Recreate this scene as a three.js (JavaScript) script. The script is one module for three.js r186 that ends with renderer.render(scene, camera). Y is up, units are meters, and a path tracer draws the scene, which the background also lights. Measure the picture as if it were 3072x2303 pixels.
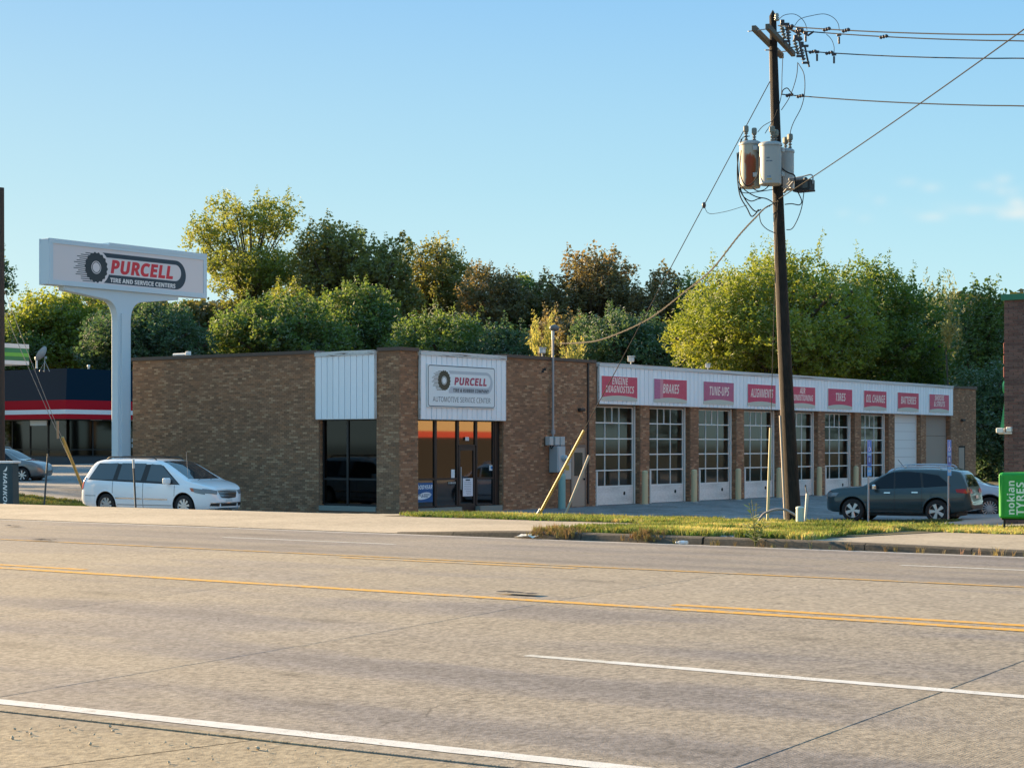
import * as THREE from 'three';
import { mergeGeometries, toCreasedNormals } from 'three/addons/utils/BufferGeometryUtils.js';
import { RoundedBoxGeometry } from 'three/addons/geometries/RoundedBoxGeometry.js';
import { Brush, Evaluator, SUBTRACTION } from 'three-bvh-csg';

// ------------------------------------------------------------------ camera, sky, sun, exposure
// The world: +x runs along the road to the right, -z leads away across the road ("P" below is -z), y is up.
const EYE = 2.19, FOC = 5500, CX = 1536, HY = 1337, CA = 0.8077, SA = 0.5895;
const scene = new THREE.Scene();
const camera = new THREE.PerspectiveCamera(2 * Math.atan(1151.5 / FOC) * 180 / Math.PI, 3072 / 2303, 0.3, 3000);
camera.position.set(0, EYE, 0);
camera.lookAt(-SA, EYE, -CA);
camera.setViewOffset(3072, 2303, 0, -185.5, 3072, 2303);
const EXPOSURE = 3.5;
const renderer = new THREE.WebGLRenderer({ antialias: true });
renderer.toneMapping = THREE.LinearToneMapping;
renderer.toneMappingExposure = EXPOSURE;
renderer.shadowMap.enabled = true;

const SUN_AZ = -0.5 * Math.PI / 180, SUN_EL = 14 * Math.PI / 180;   // low in the west, along the road
const sunDir = new THREE.Vector3(-Math.cos(SUN_EL) * Math.cos(SUN_AZ), Math.sin(SUN_EL), Math.cos(SUN_EL) * Math.sin(SUN_AZ));
const sun = new THREE.DirectionalLight(new THREE.Color().setRGB(1, 0.70, 0.38), 5);
sun.name = 'sun';
sun.position.copy(sunDir).multiplyScalar(200).add(new THREE.Vector3(-40, 0, -60));
sun.target.position.set(-40, 0, -60);
sun.castShadow = true;
sun.shadow.mapSize.set(4096, 4096);
Object.assign(sun.shadow.camera, { left: -120, right: 120, top: 80, bottom: -80, near: 1, far: 500 });
sun.shadow.radius = 1.2;
scene.add(sun, sun.target);

const hash = (x, y) => { let h = Math.imul(x | 0, 374761393) ^ Math.imul(y | 0, 668265263); h = Math.imul(h ^ (h >>> 13), 1274126177); return ((h ^ (h >>> 16)) >>> 0) / 4294967296; };
function vnoise(x, y) {
  const ix = Math.floor(x), iy = Math.floor(y); let fx = x - ix, fy = y - iy;
  fx = fx * fx * (3 - 2 * fx); fy = fy * fy * (3 - 2 * fy);
  const a = hash(ix, iy), b = hash(ix + 1, iy), c = hash(ix, iy + 1), d = hash(ix + 1, iy + 1);
  return a + (b - a) * fx + (c - a + (a - b - c + d) * fx) * fy;
}
const fbm = (x, y, n = 4) => { let s = 0, a = 0.5, t = 0; for (let i = 0; i < n; i++) { s += a * vnoise(x, y); t += a; a *= 0.5; x = x * 2.03 + 17.1; y = y * 2.03 + 5.7; } return s / t; };
const lerp = (a, b, t) => a + (b - a) * t, clamp = (x, a = 0, b = 1) => Math.min(b, Math.max(a, x));
const sstep = (a, b, x) => { const t = clamp((x - a) / (b - a)); return t * t * (3 - 2 * t); };
function table(pts) { return (x) => { if (x <= pts[0][0]) return pts[0][1]; for (let i = 1; i < pts.length; i++) if (x <= pts[i][0]) return lerp(pts[i - 1][1], pts[i][1], (x - pts[i - 1][0]) / (pts[i][0] - pts[i - 1][0])); return pts[pts.length - 1][1]; }; }
function rng(seed) { let s = seed >>> 0; return () => { s = (s + 0x6d2b79f5) | 0; let t = Math.imul(s ^ (s >>> 15), 1 | s); t = (t + Math.imul(t ^ (t >>> 7), 61 | t)) ^ t; return ((t ^ (t >>> 14)) >>> 0) / 4294967296; }; }

{ // clear evening sky with a few thin streaks of cloud low in the north-east
  const W = 2048, H = 1024, data = new Float32Array(W * H * 4);
  const stops = [[0, .66, .95, .92], [4, .55, .87, .93], [8, .40, .74, .92], [14, .25, .57, .92], [28, .25, .58, .95], [50, .26, .59, .95], [90, .26, .58, .95]];
  const cols = [1, 2, 3].map((c) => table(stops.map((s) => [s[0], s[c]])));
  const sunAz = Math.atan2(sunDir.z, sunDir.x), RW = rng(8), azOf = (px) => { const r = (px - CX) / FOC; return Math.atan2(-(r * SA + CA), r * CA - SA) * 180 / Math.PI; };
  const wisps = [[2950, 7.05, .9, .10, .65], [3060, 6.9, .5, .13, .7], [2790, 6.95, .8, .07, .5], [3025, 7.85, .26, .14, .8], [2990, 7.72, .5, .08, .6], [3055, 7.25, .35, .12, .7], [2760, 7.9, .6, .06, .5], [2620, 7.55, .35, .05, .45], [2560, 7.05, .5, .05, .35]].map(([p, ...q]) => [azOf(p), ...q]);
  for (let i = 0; i < 60; i++) { const c = RW() * 360 - 180; if (Math.abs(c - azOf(1536)) > 18) wisps.push([c, 5 + 6 * RW(), .5 + 2.5 * RW(), .06 + .16 * RW(), .4 + .5 * RW()]); }
  for (let r = 0; r < H; r++) {
    const el = ((r + .5) / H - .5) * 180, e = Math.max(0, el), base = cols.map((f) => f(e));
    for (let q = 0; q < W; q++) {
      const az = ((q + .5) / W - .5) * 2 * Math.PI;
      let d = Math.abs(az - sunAz) * 180 / Math.PI; if (d > 180) d = 360 - d;
      const glow = 0.85 * Math.exp(-((d / 50) ** 2)) * Math.exp(-e / 13), dim = 1 - .16 * sstep(60, 150, d) * Math.exp(-e / 40);
      let c = [lerp(base[0], .92, glow), lerp(base[1], .99, glow), lerp(base[2], .90, glow)].map((v) => v * dim);
      if (e > 4 && e < 12) {
        const t = az * 180 / Math.PI; let k = 0;
        for (const [ca, ce, w, h, a] of wisps) { const dx = (t - ca) / w, dy = (e - ce + .12 * dx) / h; if (Math.abs(dx) < 2.2 && Math.abs(dy) < 2.5) k += a * Math.exp(-dx * dx - dy * dy) * sstep(.28, .68, fbm(t * 1.3 + 40, e * 5 + 9, 5)); }
        c = c.map((v, i) => lerp(v, [.95, .94, .87][i], Math.min(.8, k)));
      }
      const i = (r * W + q) * 4;
      for (let k = 0; k < 3; k++) data[i + k] = c[k] / EXPOSURE * (el < 0 ? .45 : 1);
      data[i + 3] = 1;
    }
  }
  const sky = new THREE.DataTexture(data, W, H, THREE.RGBAFormat, THREE.FloatType);
  sky.mapping = THREE.EquirectangularReflectionMapping; sky.magFilter = THREE.LinearFilter; sky.needsUpdate = true;
  scene.background = sky; scene.environment = sky;
}

// ------------------------------------------------------------------ helpers
const V = (x, y, z) => new THREE.Vector3(x, y, z);
// a point of the place on the line of sight through a photo pixel, at a given depth
function at(px, py, D) { const r = (px - CX) / FOC * D; return V(r * CA - D * SA, EYE + (HY - py) / FOC * D, -(r * SA + D * CA)); }
const sideP = (px, x = -36.7) => { const r = (px - CX) / FOC, D = -x / (SA - CA * r); return D * (SA * r + CA); };
const frontX = (px, P = 44.3) => { const r = (px - CX) / FOC, D = P / (SA * r + CA); return D * (CA * r - SA); };
const used = {};
function numbered(n) { const k = used[n] ?? 0; used[n] = k + 1; return k ? `${n}_${String(k).padStart(3, '0')}` : n; }
function tag(o, label, category, group, kind) { if (label) o.userData.label = label; if (category) o.userData.category = category; if (group) o.userData.group = group; if (kind) o.userData.kind = kind; return o; }
function thing(name, label, category, pos, turn = 0, group) { const o = new THREE.Group(); o.name = numbered(name); if (pos) o.position.copy(pos.isVector3 ? pos : V(...pos)); o.rotation.y = turn; scene.add(o); return tag(o, label, category, group); }
function struct(name) { const o = new THREE.Group(); o.name = name; o.userData.kind = 'structure'; scene.add(o); return o; }
function obj(name, geo, mat, parent) {
  if (Array.isArray(geo)) geo = merge(geo);
  const o = new THREE.Mesh(geo, mat); o.name = parent && parent !== scene ? name : numbered(name); o.castShadow = o.receiveShadow = true; (parent ?? scene).add(o); return o;
}
function part(name, parent) { const o = new THREE.Group(); o.name = name; parent.add(o); return o; }
function merge(list) { return mergeGeometries(list.map((g) => { let q = g.index ? g.toNonIndexed() : g; for (const k of Object.keys(q.attributes)) if (!['position', 'normal', 'uv'].includes(k)) q.deleteAttribute(k); if (!q.attributes.uv) q.setAttribute('uv', new THREE.BufferAttribute(new Float32Array(q.attributes.position.count * 2), 2)); return q; })); }
const rgb = (r, g, b) => new THREE.Color().setRGB(r, g, b);
const mat = (c, rough = .8, extra = {}) => new THREE.MeshStandardMaterial({ color: Array.isArray(c) ? rgb(...c) : c, roughness: rough, ...extra });
const phys = (c, rough, extra = {}) => new THREE.MeshPhysicalMaterial({ color: Array.isArray(c) ? rgb(...c) : c, roughness: rough, ...extra });
const box = (w, h, d, x = 0, y = 0, z = 0) => new THREE.BoxGeometry(w, h, d).translate(x, y, z);
const rbox = (w, h, d, r, x = 0, y = 0, z = 0) => new RoundedBoxGeometry(w, h, d, 2, r).translate(x, y, z);
const span = (x0, x1, y0, y1, z0, z1) => box(x1 - x0, y1 - y0, z1 - z0, (x0 + x1) / 2, (y0 + y1) / 2, (z0 + z1) / 2);
function rod(a, b, r0, r1 = r0, n = 8) {
  const d = b.clone().sub(a), g = new THREE.CylinderGeometry(r1, r0, d.length(), n);
  g.applyQuaternion(new THREE.Quaternion().setFromUnitVectors(V(0, 1, 0), d.clone().normalize())); return g.translate(...a.clone().add(b).multiplyScalar(.5).toArray());
}
const tube = (pts, r, seg = 24, n = 6) => new THREE.TubeGeometry(new THREE.CatmullRomCurve3(pts), seg, r, n);
const lathe = (pts, n = 20) => new THREE.LatheGeometry(pts.map((p) => new THREE.Vector2(...p)), n);
function canvasTex(w, h, draw) { const c = document.createElement('canvas'); c.width = w; c.height = h; const g = c.getContext('2d'); draw(g, w, h); const t = new THREE.CanvasTexture(c); t.colorSpace = THREE.SRGBColorSpace; t.anisotropy = 8; return t; }
function dataTex(w, h, f, srgb, wrap) {
  const d = new Uint8Array(w * h * 4);
  for (let y = 0; y < h; y++) for (let x = 0; x < w; x++) { const c = f(x, y), i = (y * w + x) * 4; for (let k = 0; k < 3; k++) { const v = typeof c === 'number' ? c : c[k]; d[i + k] = 255 * (srgb ? (v <= .0031308 ? 12.92 * v : 1.055 * Math.pow(clamp(v), 1 / 2.4) - .055) : clamp(v)); } d[i + 3] = 255; }
  const t = new THREE.DataTexture(d, w, h); t.magFilter = THREE.LinearFilter; t.minFilter = THREE.LinearMipmapLinearFilter; t.generateMipmaps = true; t.wrapS = t.wrapT = wrap ? THREE.RepeatWrapping : THREE.ClampToEdgeWrapping; if (srgb) t.colorSpace = THREE.SRGBColorSpace; t.needsUpdate = true; return t;
}
// periodic noise for tiles
function tileNoise(n, seed) { return (u, v) => { const x = u * n, y = v * n, ix = Math.floor(x), iy = Math.floor(y); let fx = x - ix, fy = y - iy; fx = fx * fx * (3 - 2 * fx); fy = fy * fy * (3 - 2 * fy); const m = (k) => ((k % n) + n) % n, h = (a, b) => hash(m(a) + seed * 131, m(b) + seed * 57); return lerp(lerp(h(ix, iy), h(ix + 1, iy), fx), lerp(h(ix, iy + 1), h(ix + 1, iy + 1), fx), fy); }; }

// ------------------------------------------------------------------ lie of the land
const roadE = table([[-20, 2.3], [0, 1.95], [8.37, 1.78], [12.07, 1.709], [15.7, 1.622], [19.8, 1.571], [23.4, 1.636], [27, 1.687], [27.6, 1.69]]);
const roadY = (P) => EYE - roadE(P);
const vergeY = table([[27.2, .625], [33.5, .52], [36.2, .49]]), flatY = table([[27.2, .505], [33.5, .52], [36.2, .49]]);
const kerbK = (x) => sstep(-23.5, -19, x) * (1 - .42 * sstep(-14.6, -9, x));
const lotX = table([[-80, .46], [-57, .46], [-51, .12], [-47, .03], [-36.7, 0], [-30, -.2], [-25.5, -.28], [-22, -.15], [-18, .25], [-14, .5], [0, .5]]);
function landY(x, P) {
  if (P < 27.2) return roadY(P);
  const pb = lerp(33.9, 36.1, sstep(-31, -27, x));
  let y = lerp(flatY(Math.min(P, pb)), vergeY(Math.min(P, pb)), kerbK(x));
  const l = lerp(lotX(x) + .03 * clamp(P - 58, 0, 20) * sstep(-50, -58, x), .5, sstep(95, 115, P));
  return lerp(y, l, sstep(pb, pb + 2.4, P));
}
// a sheet that follows the land, uv in metres
function sheet(x0, x1, p0, p1, nx, np, lift, hf = landY) {
  const pos = [], uv = [], idx = [];
  for (let j = 0; j <= np; j++) for (let i = 0; i <= nx; i++) { const x = lerp(x0, x1, i / nx), P = lerp(p0, p1, j / np); pos.push(x, hf(x, P) + lift, -P); uv.push(x, P); }
  for (let j = 0; j < np; j++) for (let i = 0; i < nx; i++) { const a = j * (nx + 1) + i, b = a + nx + 1; idx.push(a, a + 1, b, a + 1, b + 1, b); }
  const g = new THREE.BufferGeometry(); g.setAttribute('position', new THREE.Float32BufferAttribute(pos, 3)); g.setAttribute('uv', new THREE.Float32BufferAttribute(uv, 2)); g.setIndex(idx); g.computeVertexNormals(); return g;
}

// ------------------------------------------------------------------ surface textures
const grainBump = (() => { const a = tileNoise(128, 1), b = tileNoise(256, 2), c = tileNoise(40, 3), d = tileNoise(9, 8); return dataTex(512, 512, (x, y) => { const u = x / 512, v = y / 512; const tine = .5 + .5 * Math.sin(2 * Math.PI * (u * 40 + .35 * d(u, v))); return .30 * a(u, v) + .28 * b(u, v) + .2 * c(u, v) + .3 * Math.pow(tine, 3) * (.25 + .75 * d(v, u)); }, false, true); })();
const roughBump = (() => { const a = tileNoise(128, 4), b = tileNoise(256, 5), c = tileNoise(30, 6); return dataTex(512, 512, (x, y) => { const u = x / 512, v = y / 512; return .4 * a(u, v) + .35 * b(u, v) + .25 * c(u, v); }, false, true); })();
const STAINS = [[-5.45, 11.1, .16], [-5.66, 10.85, .12], [-5.3, 9.2, .14], [-5.5, 9.0, .17], [-8.4, 9.3, .22], [-11.8, 13.2, .3], [-7.2, 14.2, .25], [-13, 10.4, .3], [-9.6, 10.3, .2], [-16, 14, .35], [-12, 18, .3], [-20, 21.5, .5], [-14, 25, .5], [-24, 24.8, .6]];
const JX = [-62, -57, -52, -47, -42.4, -37.6, -33.2, -28.8, -24.3, -19.6, -14.85, -10.6, -4.93, -.2, 4.4, 9, 14, 20, 28];
const CRACKS = [[-7.6, 8.3, 11.9, .3], [-12.9, 12, 15.8, .5], [-2.6, 8.3, 11.9, .4], [-17.4, 15.9, 19.8, .5], [-9.2, 15.9, 19.8, .4], [-22, 20, 23.5, .6]];
function concrete(x, P) { // colour of the old concrete pavement, with tyre-darkened tracks and patchy stains
  const big = fbm(x * .11 + 3, P * .45, 4), mid = fbm(x * .9, P * 1.6, 3), g1 = vnoise(x * 38, P * 30), g2 = vnoise(x * 21 + 9, P * 15), g3 = vnoise(x * 100, P * 100);
  const lanes = [[8.2, 12.05], [12.05, 15.85], [15.85, 19.9], [19.9, 23.5], [23.5, 27.2]]; let track = 0, far = P > 19.9 ? 1 : 0, lane = 0;
  for (let i = 0; i < 5; i++) if (P >= lanes[i][0] && P < lanes[i][1]) { lane = i; const m = (lanes[i][0] + lanes[i][1]) / 2; if (i !== 2) for (const o of [-.9, .9]) track = Math.max(track, Math.exp(-(((P - m - o) / .42) ** 2))); }
  const soil = fbm(x * .30 + 50, P * 1.1 + 20, 5);
  let k = .94 + .20 * (big - .5) + .10 * (mid - .5) + .62 * (g1 - .5) + .24 * (g2 - .5) + .5 * (g3 - .5);
  const trk = track * sstep(.30, .62, soil), pat = sstep(.50, .70, soil);
  k *= 1 - .22 * trk - .12 * pat;
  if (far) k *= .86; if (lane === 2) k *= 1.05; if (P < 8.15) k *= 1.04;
  for (const [sx, sp, w] of STAINS) { const d = ((x - sx + .6 * (P - sp)) / w) ** 2 + ((P - sp) / (w * .45)) ** 2; if (d < 6) k *= 1 - .5 * Math.exp(-d) * (.4 + .6 * vnoise(x * 9, P * 70)); }
  let j = 0; while (j < 18 && JX[j + 1] - .045 * (P - 8.4) < x) j++; k *= .95 + .10 * hash(j * 7 + 3, lane * 5 + 1);
  for (const [cx, p0, p1, w] of CRACKS) if (P > p0 && P < p1 && Math.abs(x - cx) < 1) { const d = Math.abs(x - cx - w * (fbm(P * 1.6 + cx, 4, 4) - .5) * 2); if (d < .009) k *= .62; }
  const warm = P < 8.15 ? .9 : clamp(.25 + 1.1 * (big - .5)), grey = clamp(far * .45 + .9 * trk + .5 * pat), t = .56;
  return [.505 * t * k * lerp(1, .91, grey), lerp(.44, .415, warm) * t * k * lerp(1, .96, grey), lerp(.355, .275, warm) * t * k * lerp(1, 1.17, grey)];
}
function roadMat(x0, x1, p0, p1, w, h) {
  const map = dataTex(w, h, (i, j) => concrete(lerp(x0, x1, (i + .5) / w), lerp(p0, p1, (j + .5) / h)), true);
  const b = grainBump.clone(); b.repeat.set((x1 - x0) / 1, (p1 - p0) / 1); b.needsUpdate = true;
  return { m: mat([1, 1, 1], .88, { map, bumpMap: b, bumpScale: .0035 }), x0, x1, p0, p1 };
}
const nearRoad = roadMat(-17, .5, 5, 16.2, 2048, 1408), farRoad = roadMat(-46, 6, 15.6, 28, 2048, 1024), midRoad = roadMat(-34, -13.5, 11.5, 16.2, 1536, 384), wideRoad = roadMat(-90, 60, 0, 28, 1024, 256);
function fitUV(g, R) { const u = g.attributes.uv; for (let i = 0; i < u.count; i++) u.setXY(i, (u.getX(i) - R.x0) / (R.x1 - R.x0), (u.getY(i) - R.p0) / (R.p1 - R.p0)); return g; }
function tiled(period, f, size = 512, srgb = true) { const t = dataTex(size, size, (x, y) => f(x / size, y / size), srgb, true); t.repeat.set(1 / period, 1 / period); return t; }
const bumpTile = (period) => { const t = roughBump.clone(); t.repeat.set(1 / period, 1 / period); t.needsUpdate = true; return t; };
const asphaltTile = (() => { const a = tileNoise(8, 11), b = tileNoise(32, 12), c = tileNoise(200, 13), d = tileNoise(3, 14); return tiled(9, (u, v) => { const k = .8 + .35 * (a(u, v) - .5) + .3 * (b(u, v) - .5) + .5 * (c(u, v) - .5) + .35 * (d(u, v) - .5); return [.235 * k, .235 * k, .23 * k]; }, 1024); })();
const apronTile = (() => { const a = tileNoise(7, 21), b = tileNoise(40, 22), c = tileNoise(220, 23), d = tileNoise(3, 24); return tiled(8, (u, v) => { const k = .9 + .22 * (a(u, v) - .5) + .18 * (b(u, v) - .5) + .4 * (c(u, v) - .5) + .2 * (d(u, v) - .5); return [.40 * k, .34 * k, .255 * k]; }, 1024); })();
const soilTile = (() => { const a = tileNoise(9, 31), b = tileNoise(60, 32); return tiled(6, (u, v) => { const k = .6 + .9 * (a(u, v) - .5) + .7 * (b(u, v) - .5); return [.10 * k, .095 * k, .035 * k]; }); })();
const M = {
  asphalt: mat([1, 1, 1], .93, { map: asphaltTile, bumpMap: bumpTile(1.2), bumpScale: .004 }),
  apron: mat([1, 1, 1], .9, { map: apronTile, bumpMap: bumpTile(1.2), bumpScale: .003 }),
  soil: mat([1, 1, 1], 1, { map: soilTile }),
  dark: mat([.02, .02, .02], .9), black: mat([.012, .012, .013], .6), rubber: mat([.018, .018, .019], .85),
  whitePaint: mat([.78, .77, .74], .6), yellowPaint: mat([.62, .33, .035], .7),
  white: mat([.8, .8, .79], .5), steel: mat([.38, .39, .40], .45, { metalness: .4 }), galv: mat([.42, .44, .45], .5, { metalness: .35 }),
  wire: mat([.012, .014, .016], .85), concreteGrey: mat([.30, .30, .28], .9),
};

// ------------------------------------------------------------------ the setting: ground, road, kerb, verges
{
  const g = struct('ground');
  const xs = [-1500, -600, -300, -160], ps = [-300, -100, -30, 0, 8, 27]; for (let x = -110; x <= 20; x += 2) xs.push(x); xs.push(60, 200, 800); for (let p = 27.4; p < 46; p += .6) ps.push(p); for (let p = 46; p < 130; p += 3) ps.push(p); ps.push(160, 250, 600, 2000);
  const pos = [], uv = [], idx = [], n = xs.length;
  for (const P of ps) for (const x of xs) { pos.push(x, landY(x, P) - (P < 27.3 ? .35 : .03), -P); uv.push(x, P); }
  for (let j = 0; j < ps.length - 1; j++) for (let i = 0; i < n - 1; i++) { const a = j * n + i, b = a + n; idx.push(a, a + 1, b, a + 1, b + 1, b); }
  const q = new THREE.BufferGeometry(); q.setAttribute('position', new THREE.Float32BufferAttribute(pos, 3)); q.setAttribute('uv', new THREE.Float32BufferAttribute(uv, 2)); q.setIndex(idx); q.computeVertexNormals();
  obj('soil', q, M.soil, g);
}
const nearEdge = (x) => 8.13 + .062 * clamp(x + 7.5, -8, 8);
const jointX = (k) => JX[k];
{
  const road = struct('road'), shoulder = struct('road_shoulder');
  obj('road_bed', sheet(-62, 28, -6, 27.25, 30, 40, -.02, (x, P) => roadY(P)), mat([.07, .052, .035], 1), road);
  // one concrete slab: a top sheet between four edges with rounded-over rims and sides
  function slab(xa, xb, pa, pb, skew, R, parent, name = 'slab') {
    const gap = .0031, nu = 4, nv = 6, pos = [], uv = [], idx = [], X = (u, P) => lerp(xa + gap, xb - gap, u) + skew * (P - 8.4);
    const us = [0, 0, .0012, .5, .9988, 1, 1], vs = [0, 0, .0012, .25, .5, .75, .9988, 1, 1], du = [-.05, -.006, 0, 0, 0, -.006, -.05], dv = [-.05, -.005, 0, 0, 0, 0, 0, -.005, -.05];
    for (let j = 0; j < vs.length; j++) for (let i = 0; i < us.length; i++) {
      const x0 = lerp(xa, xb, us[i]), Pa = typeof pa === 'function' ? pa(x0) : pa, P = lerp(Pa + gap, pb - gap, vs[j]), x = X(us[i], P);
      pos.push(x, roadY(P) + Math.min(du[i], dv[j]), -P); uv.push(x, P);
    }
    const n = us.length; for (let j = 0; j < vs.length - 1; j++) for (let i = 0; i < n - 1; i++) { const a = j * n + i, b = a + n; idx.push(a, a + 1, b, a + 1, b + 1, b); }
    const q = new THREE.BufferGeometry(); q.setAttribute('position', new THREE.Float32BufferAttribute(pos, 3)); q.setAttribute('uv', new THREE.Float32BufferAttribute(uv, 2)); q.setIndex(idx); q.computeVertexNormals();
    obj(name, fitUV(q, R), R.m, parent);
  }
  const lanes = [[nearEdge, 11.95], [11.95, 15.85], [15.85, 19.9], [19.9, 23.55], [23.55, 27.2]];
  for (const [pa, pb] of lanes) for (let k = 0; k < 18; k++) {
    const xa = jointX(k), xb = jointX(k + 1), p0 = typeof pa === 'function' ? 8 : pa;
    const R = p0 < 15 && xa >= -15.5 && xb < 0 ? nearRoad : xa >= -45 && xb < 5 ? farRoad : wideRoad;
    slab(xa, xb, pa, pb, -.045, p0 > 11 && p0 < 15 && R !== nearRoad && xa >= -33.3 && xb < -13.5 ? midRoad : p0 < 15 && R !== nearRoad ? wideRoad : p0 > 15 && R === nearRoad ? farRoad : R, road);
  }
  for (let k = 3; k < 18; k++) { // tan concrete gutter on the near side
    const xa = [-62, -57, -52, -47, -42, -37, -32, -27, -22, -17, -12, -7.9, -3.6, 1, 6, 11, 16, 22, 28][k], xb = [-62, -57, -52, -47, -42, -37, -32, -27, -22, -17, -12, -7.9, -3.6, 1, 6, 11, 16, 22, 28][k + 1];
    const pos = [], uv = [], idx = []; const R = xa >= -14 && xb <= 1.1 ? nearRoad : wideRoad;
    for (let j = 0; j <= 6; j++) for (let i = 0; i <= 3; i++) { const x = lerp(xa + .008, xb - .008, i / 3), P = lerp(-6, nearEdge(x) - .012, j / 6); const sx = x - .28 * (8 - P); pos.push(sx, roadY(P) - (j === 6 ? .01 : 0), -P); uv.push(sx, P); }
    for (let j = 0; j < 6; j++) for (let i = 0; i < 3; i++) { const a = j * 4 + i, b = a + 4; idx.push(a, a + 1, b, a + 1, b + 1, b); }
    const q = new THREE.BufferGeometry(); q.setAttribute('position', new THREE.Float32BufferAttribute(pos, 3)); q.setAttribute('uv', new THREE.Float32BufferAttribute(uv, 2)); q.setIndex(idx); q.computeVertexNormals();
    obj('shoulder_slab', fitUV(q, R), R.m, shoulder);
  }
  // painted lines: thin films with ragged edges, worn through in specks
  const wear = (c, under, cut) => { const a = tileNoise(220, 41), b = tileNoise(40, 42), d = tileNoise(6, 43); return mat([1, 1, 1], .7, { map: tiled(2.5, (u, v) => { const w = .5 * a(u, v) + .3 * b(u, v) + .35 * d(u, v); const k = sstep(cut - .06, cut + .06, w); return c.map((q, i) => lerp(under[i], q * (.9 + .2 * b(v, u)), k)); }, 1024), bumpMap: bumpTile(.7), bumpScale: .002 }); };
  const WHITE = wear([.62, .61, .58], [.42, .38, .32], .36), YELLOW = wear([.66, .34, .03], [.44, .36, .25], .45), FAINT = wear([.60, .34, .07], [.36, .31, .24], .57), WORN = wear([.56, .55, .5], [.42, .38, .32], .47);
  function line(name, x0, x1, P, w, m, seed = 1) {
    const n = Math.ceil((x1 - x0) / .12), pos = [], uv = [], idx = [], f = typeof P === 'function' ? P : () => P;
    for (let i = 0; i <= n; i++) { const x = lerp(x0, x1, i / n); for (const s of [-1, 1]) { const p = f(x) + s * (w / 2 + .012 * (vnoise(x * 9, seed + s * 3) - .5)); pos.push(x, roadY(p) + .004, -p); uv.push(x, p); } }
    for (let i = 0; i < n; i++) { const a = i * 2; idx.push(a, a + 2, a + 1, a + 2, a + 3, a + 1); }
    const q = new THREE.BufferGeometry(); q.setAttribute('position', new THREE.Float32BufferAttribute(pos, 3)); q.setAttribute('uv', new THREE.Float32BufferAttribute(uv, 2)); q.setIndex(idx); q.computeVertexNormals();
    obj(name, q, m, road);
  }
  line('edge_line', -62, 28, (x) => nearEdge(x) + .26, .16, WHITE, 1);
  line('lane_line', -7.9, -3.2, 12.12, .13, WHITE, 2); line('lane_line', -8.7, -7.9, 12.12, .11, WORN, 2);
  for (const k of [-33, -21, 4]) line('lane_line', k, k + 4.2, 12.12, .13, WORN, 3);
  line('centre_line', -62, 28, 15.66, .16, YELLOW, 4);
  for (const k of [-48.6, -35.6, -22.6, -9.67, 3.3]) line('centre_line', k, k + 4, 16.03, .15, YELLOW, 5);
  line('centre_line', -62, 28, 19.82, .14, FAINT, 6);
  for (const k of [-30, -17.2, -4.4]) line('centre_line', k, k + 4, 19.48, .13, FAINT, 7);
  for (const k of [-36.5, -23.5, -10.5, 2.5]) line('lane_line', k, k + 4, 23.42, .13, WHITE, 8);
  line('edge_line', -62, 28, 26.85, .13, WHITE, 9);
}
{ // driveway and walk of tan concrete on the far side, then the asphalt lots
  const a = struct('driveway_apron'), H2 = landY;
  // left driveway: rises straight from the road; between kerbs the sheet starts behind the kerb
  const ramp = (x, P) => lerp(roadY(27.2), landY(x, Math.max(P, 27.3)), P < 27.3 ? lerp(0, 1, kerbK(x)) : 1) + .006;
  obj('concrete_sheet', sheet(-62, 6, 27.22, 36.6, 160, 40, 0, ramp), M.apron, a);
  const l = struct('parking_lot'); obj('asphalt_sheet', sheet(-95, 4, 35.2, 98, 120, 70, .012), M.asphalt, l);
  const r = struct('concrete_ramp'); const grey = mat([1, 1, 1], .9, { map: apronTile, color: rgb(.72, .82, .95), bumpMap: bumpTile(1.2), bumpScale: .002 });
  const pos = []; obj('concrete_sheet', sheet(-22.6, -8, 36.6, 58, 30, 30, .03), grey, r);
}
{ // kerb: cast blocks with open joints
  const k = struct('kerb'), face = mat([1, 1, 1], .95, { map: apronTile, color: rgb(.24, .25, .27), bumpMap: bumpTile(.8), bumpScale: .006 });
  const cuts = [-22.6, -21.2, -19.4, -18.3, -17.1, -15.78, -14.6, -12.8, -11, -9.2, -7.4, -5.6];
  const hgt = (x) => landY(x, 27.3) + .012;
  for (let i = 0; i < cuts.length - 1; i++) {
    const a = cuts[i] + .008 + (i === 4 ? 0 : 0), b = cuts[i + 1] - .008 - (i === 4 ? .03 : 0), n = 4, pos = [], idx = [], uv = [];
    const prof = (x) => { const h = hgt(x), r = roadY(27.2) - .05; return [[27.14, r], [27.17, h - .03], [27.2, h - .006], [27.24, h], [27.36, h + .002], [27.38, r]]; };
    for (let s = 0; s <= n; s++) { const x = lerp(a, b, s / n); prof(x).forEach(([p, y], q) => { pos.push(x, y, -p); uv.push(x, p + y); }); }
    for (let s = 0; s < n; s++) for (let q = 0; q < 5; q++) { const o = s * 6 + q, o2 = o + 6; idx.push(o, o2, o + 1, o2, o2 + 1, o + 1); }
    for (const s of [0, n]) for (let q = 1; q < 5; q++) { const o = s * 6; s ? idx.push(o, o + q, o + q + 1) : idx.push(o, o + q + 1, o + q); }
    const g = new THREE.BufferGeometry(); g.setAttribute('position', new THREE.Float32BufferAttribute(pos, 3)); g.setAttribute('uv', new THREE.Float32BufferAttribute(uv, 2)); g.setIndex(idx);
    obj('kerb_block', toCreasedNormals(g, .6), face, k);
  }
}
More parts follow.
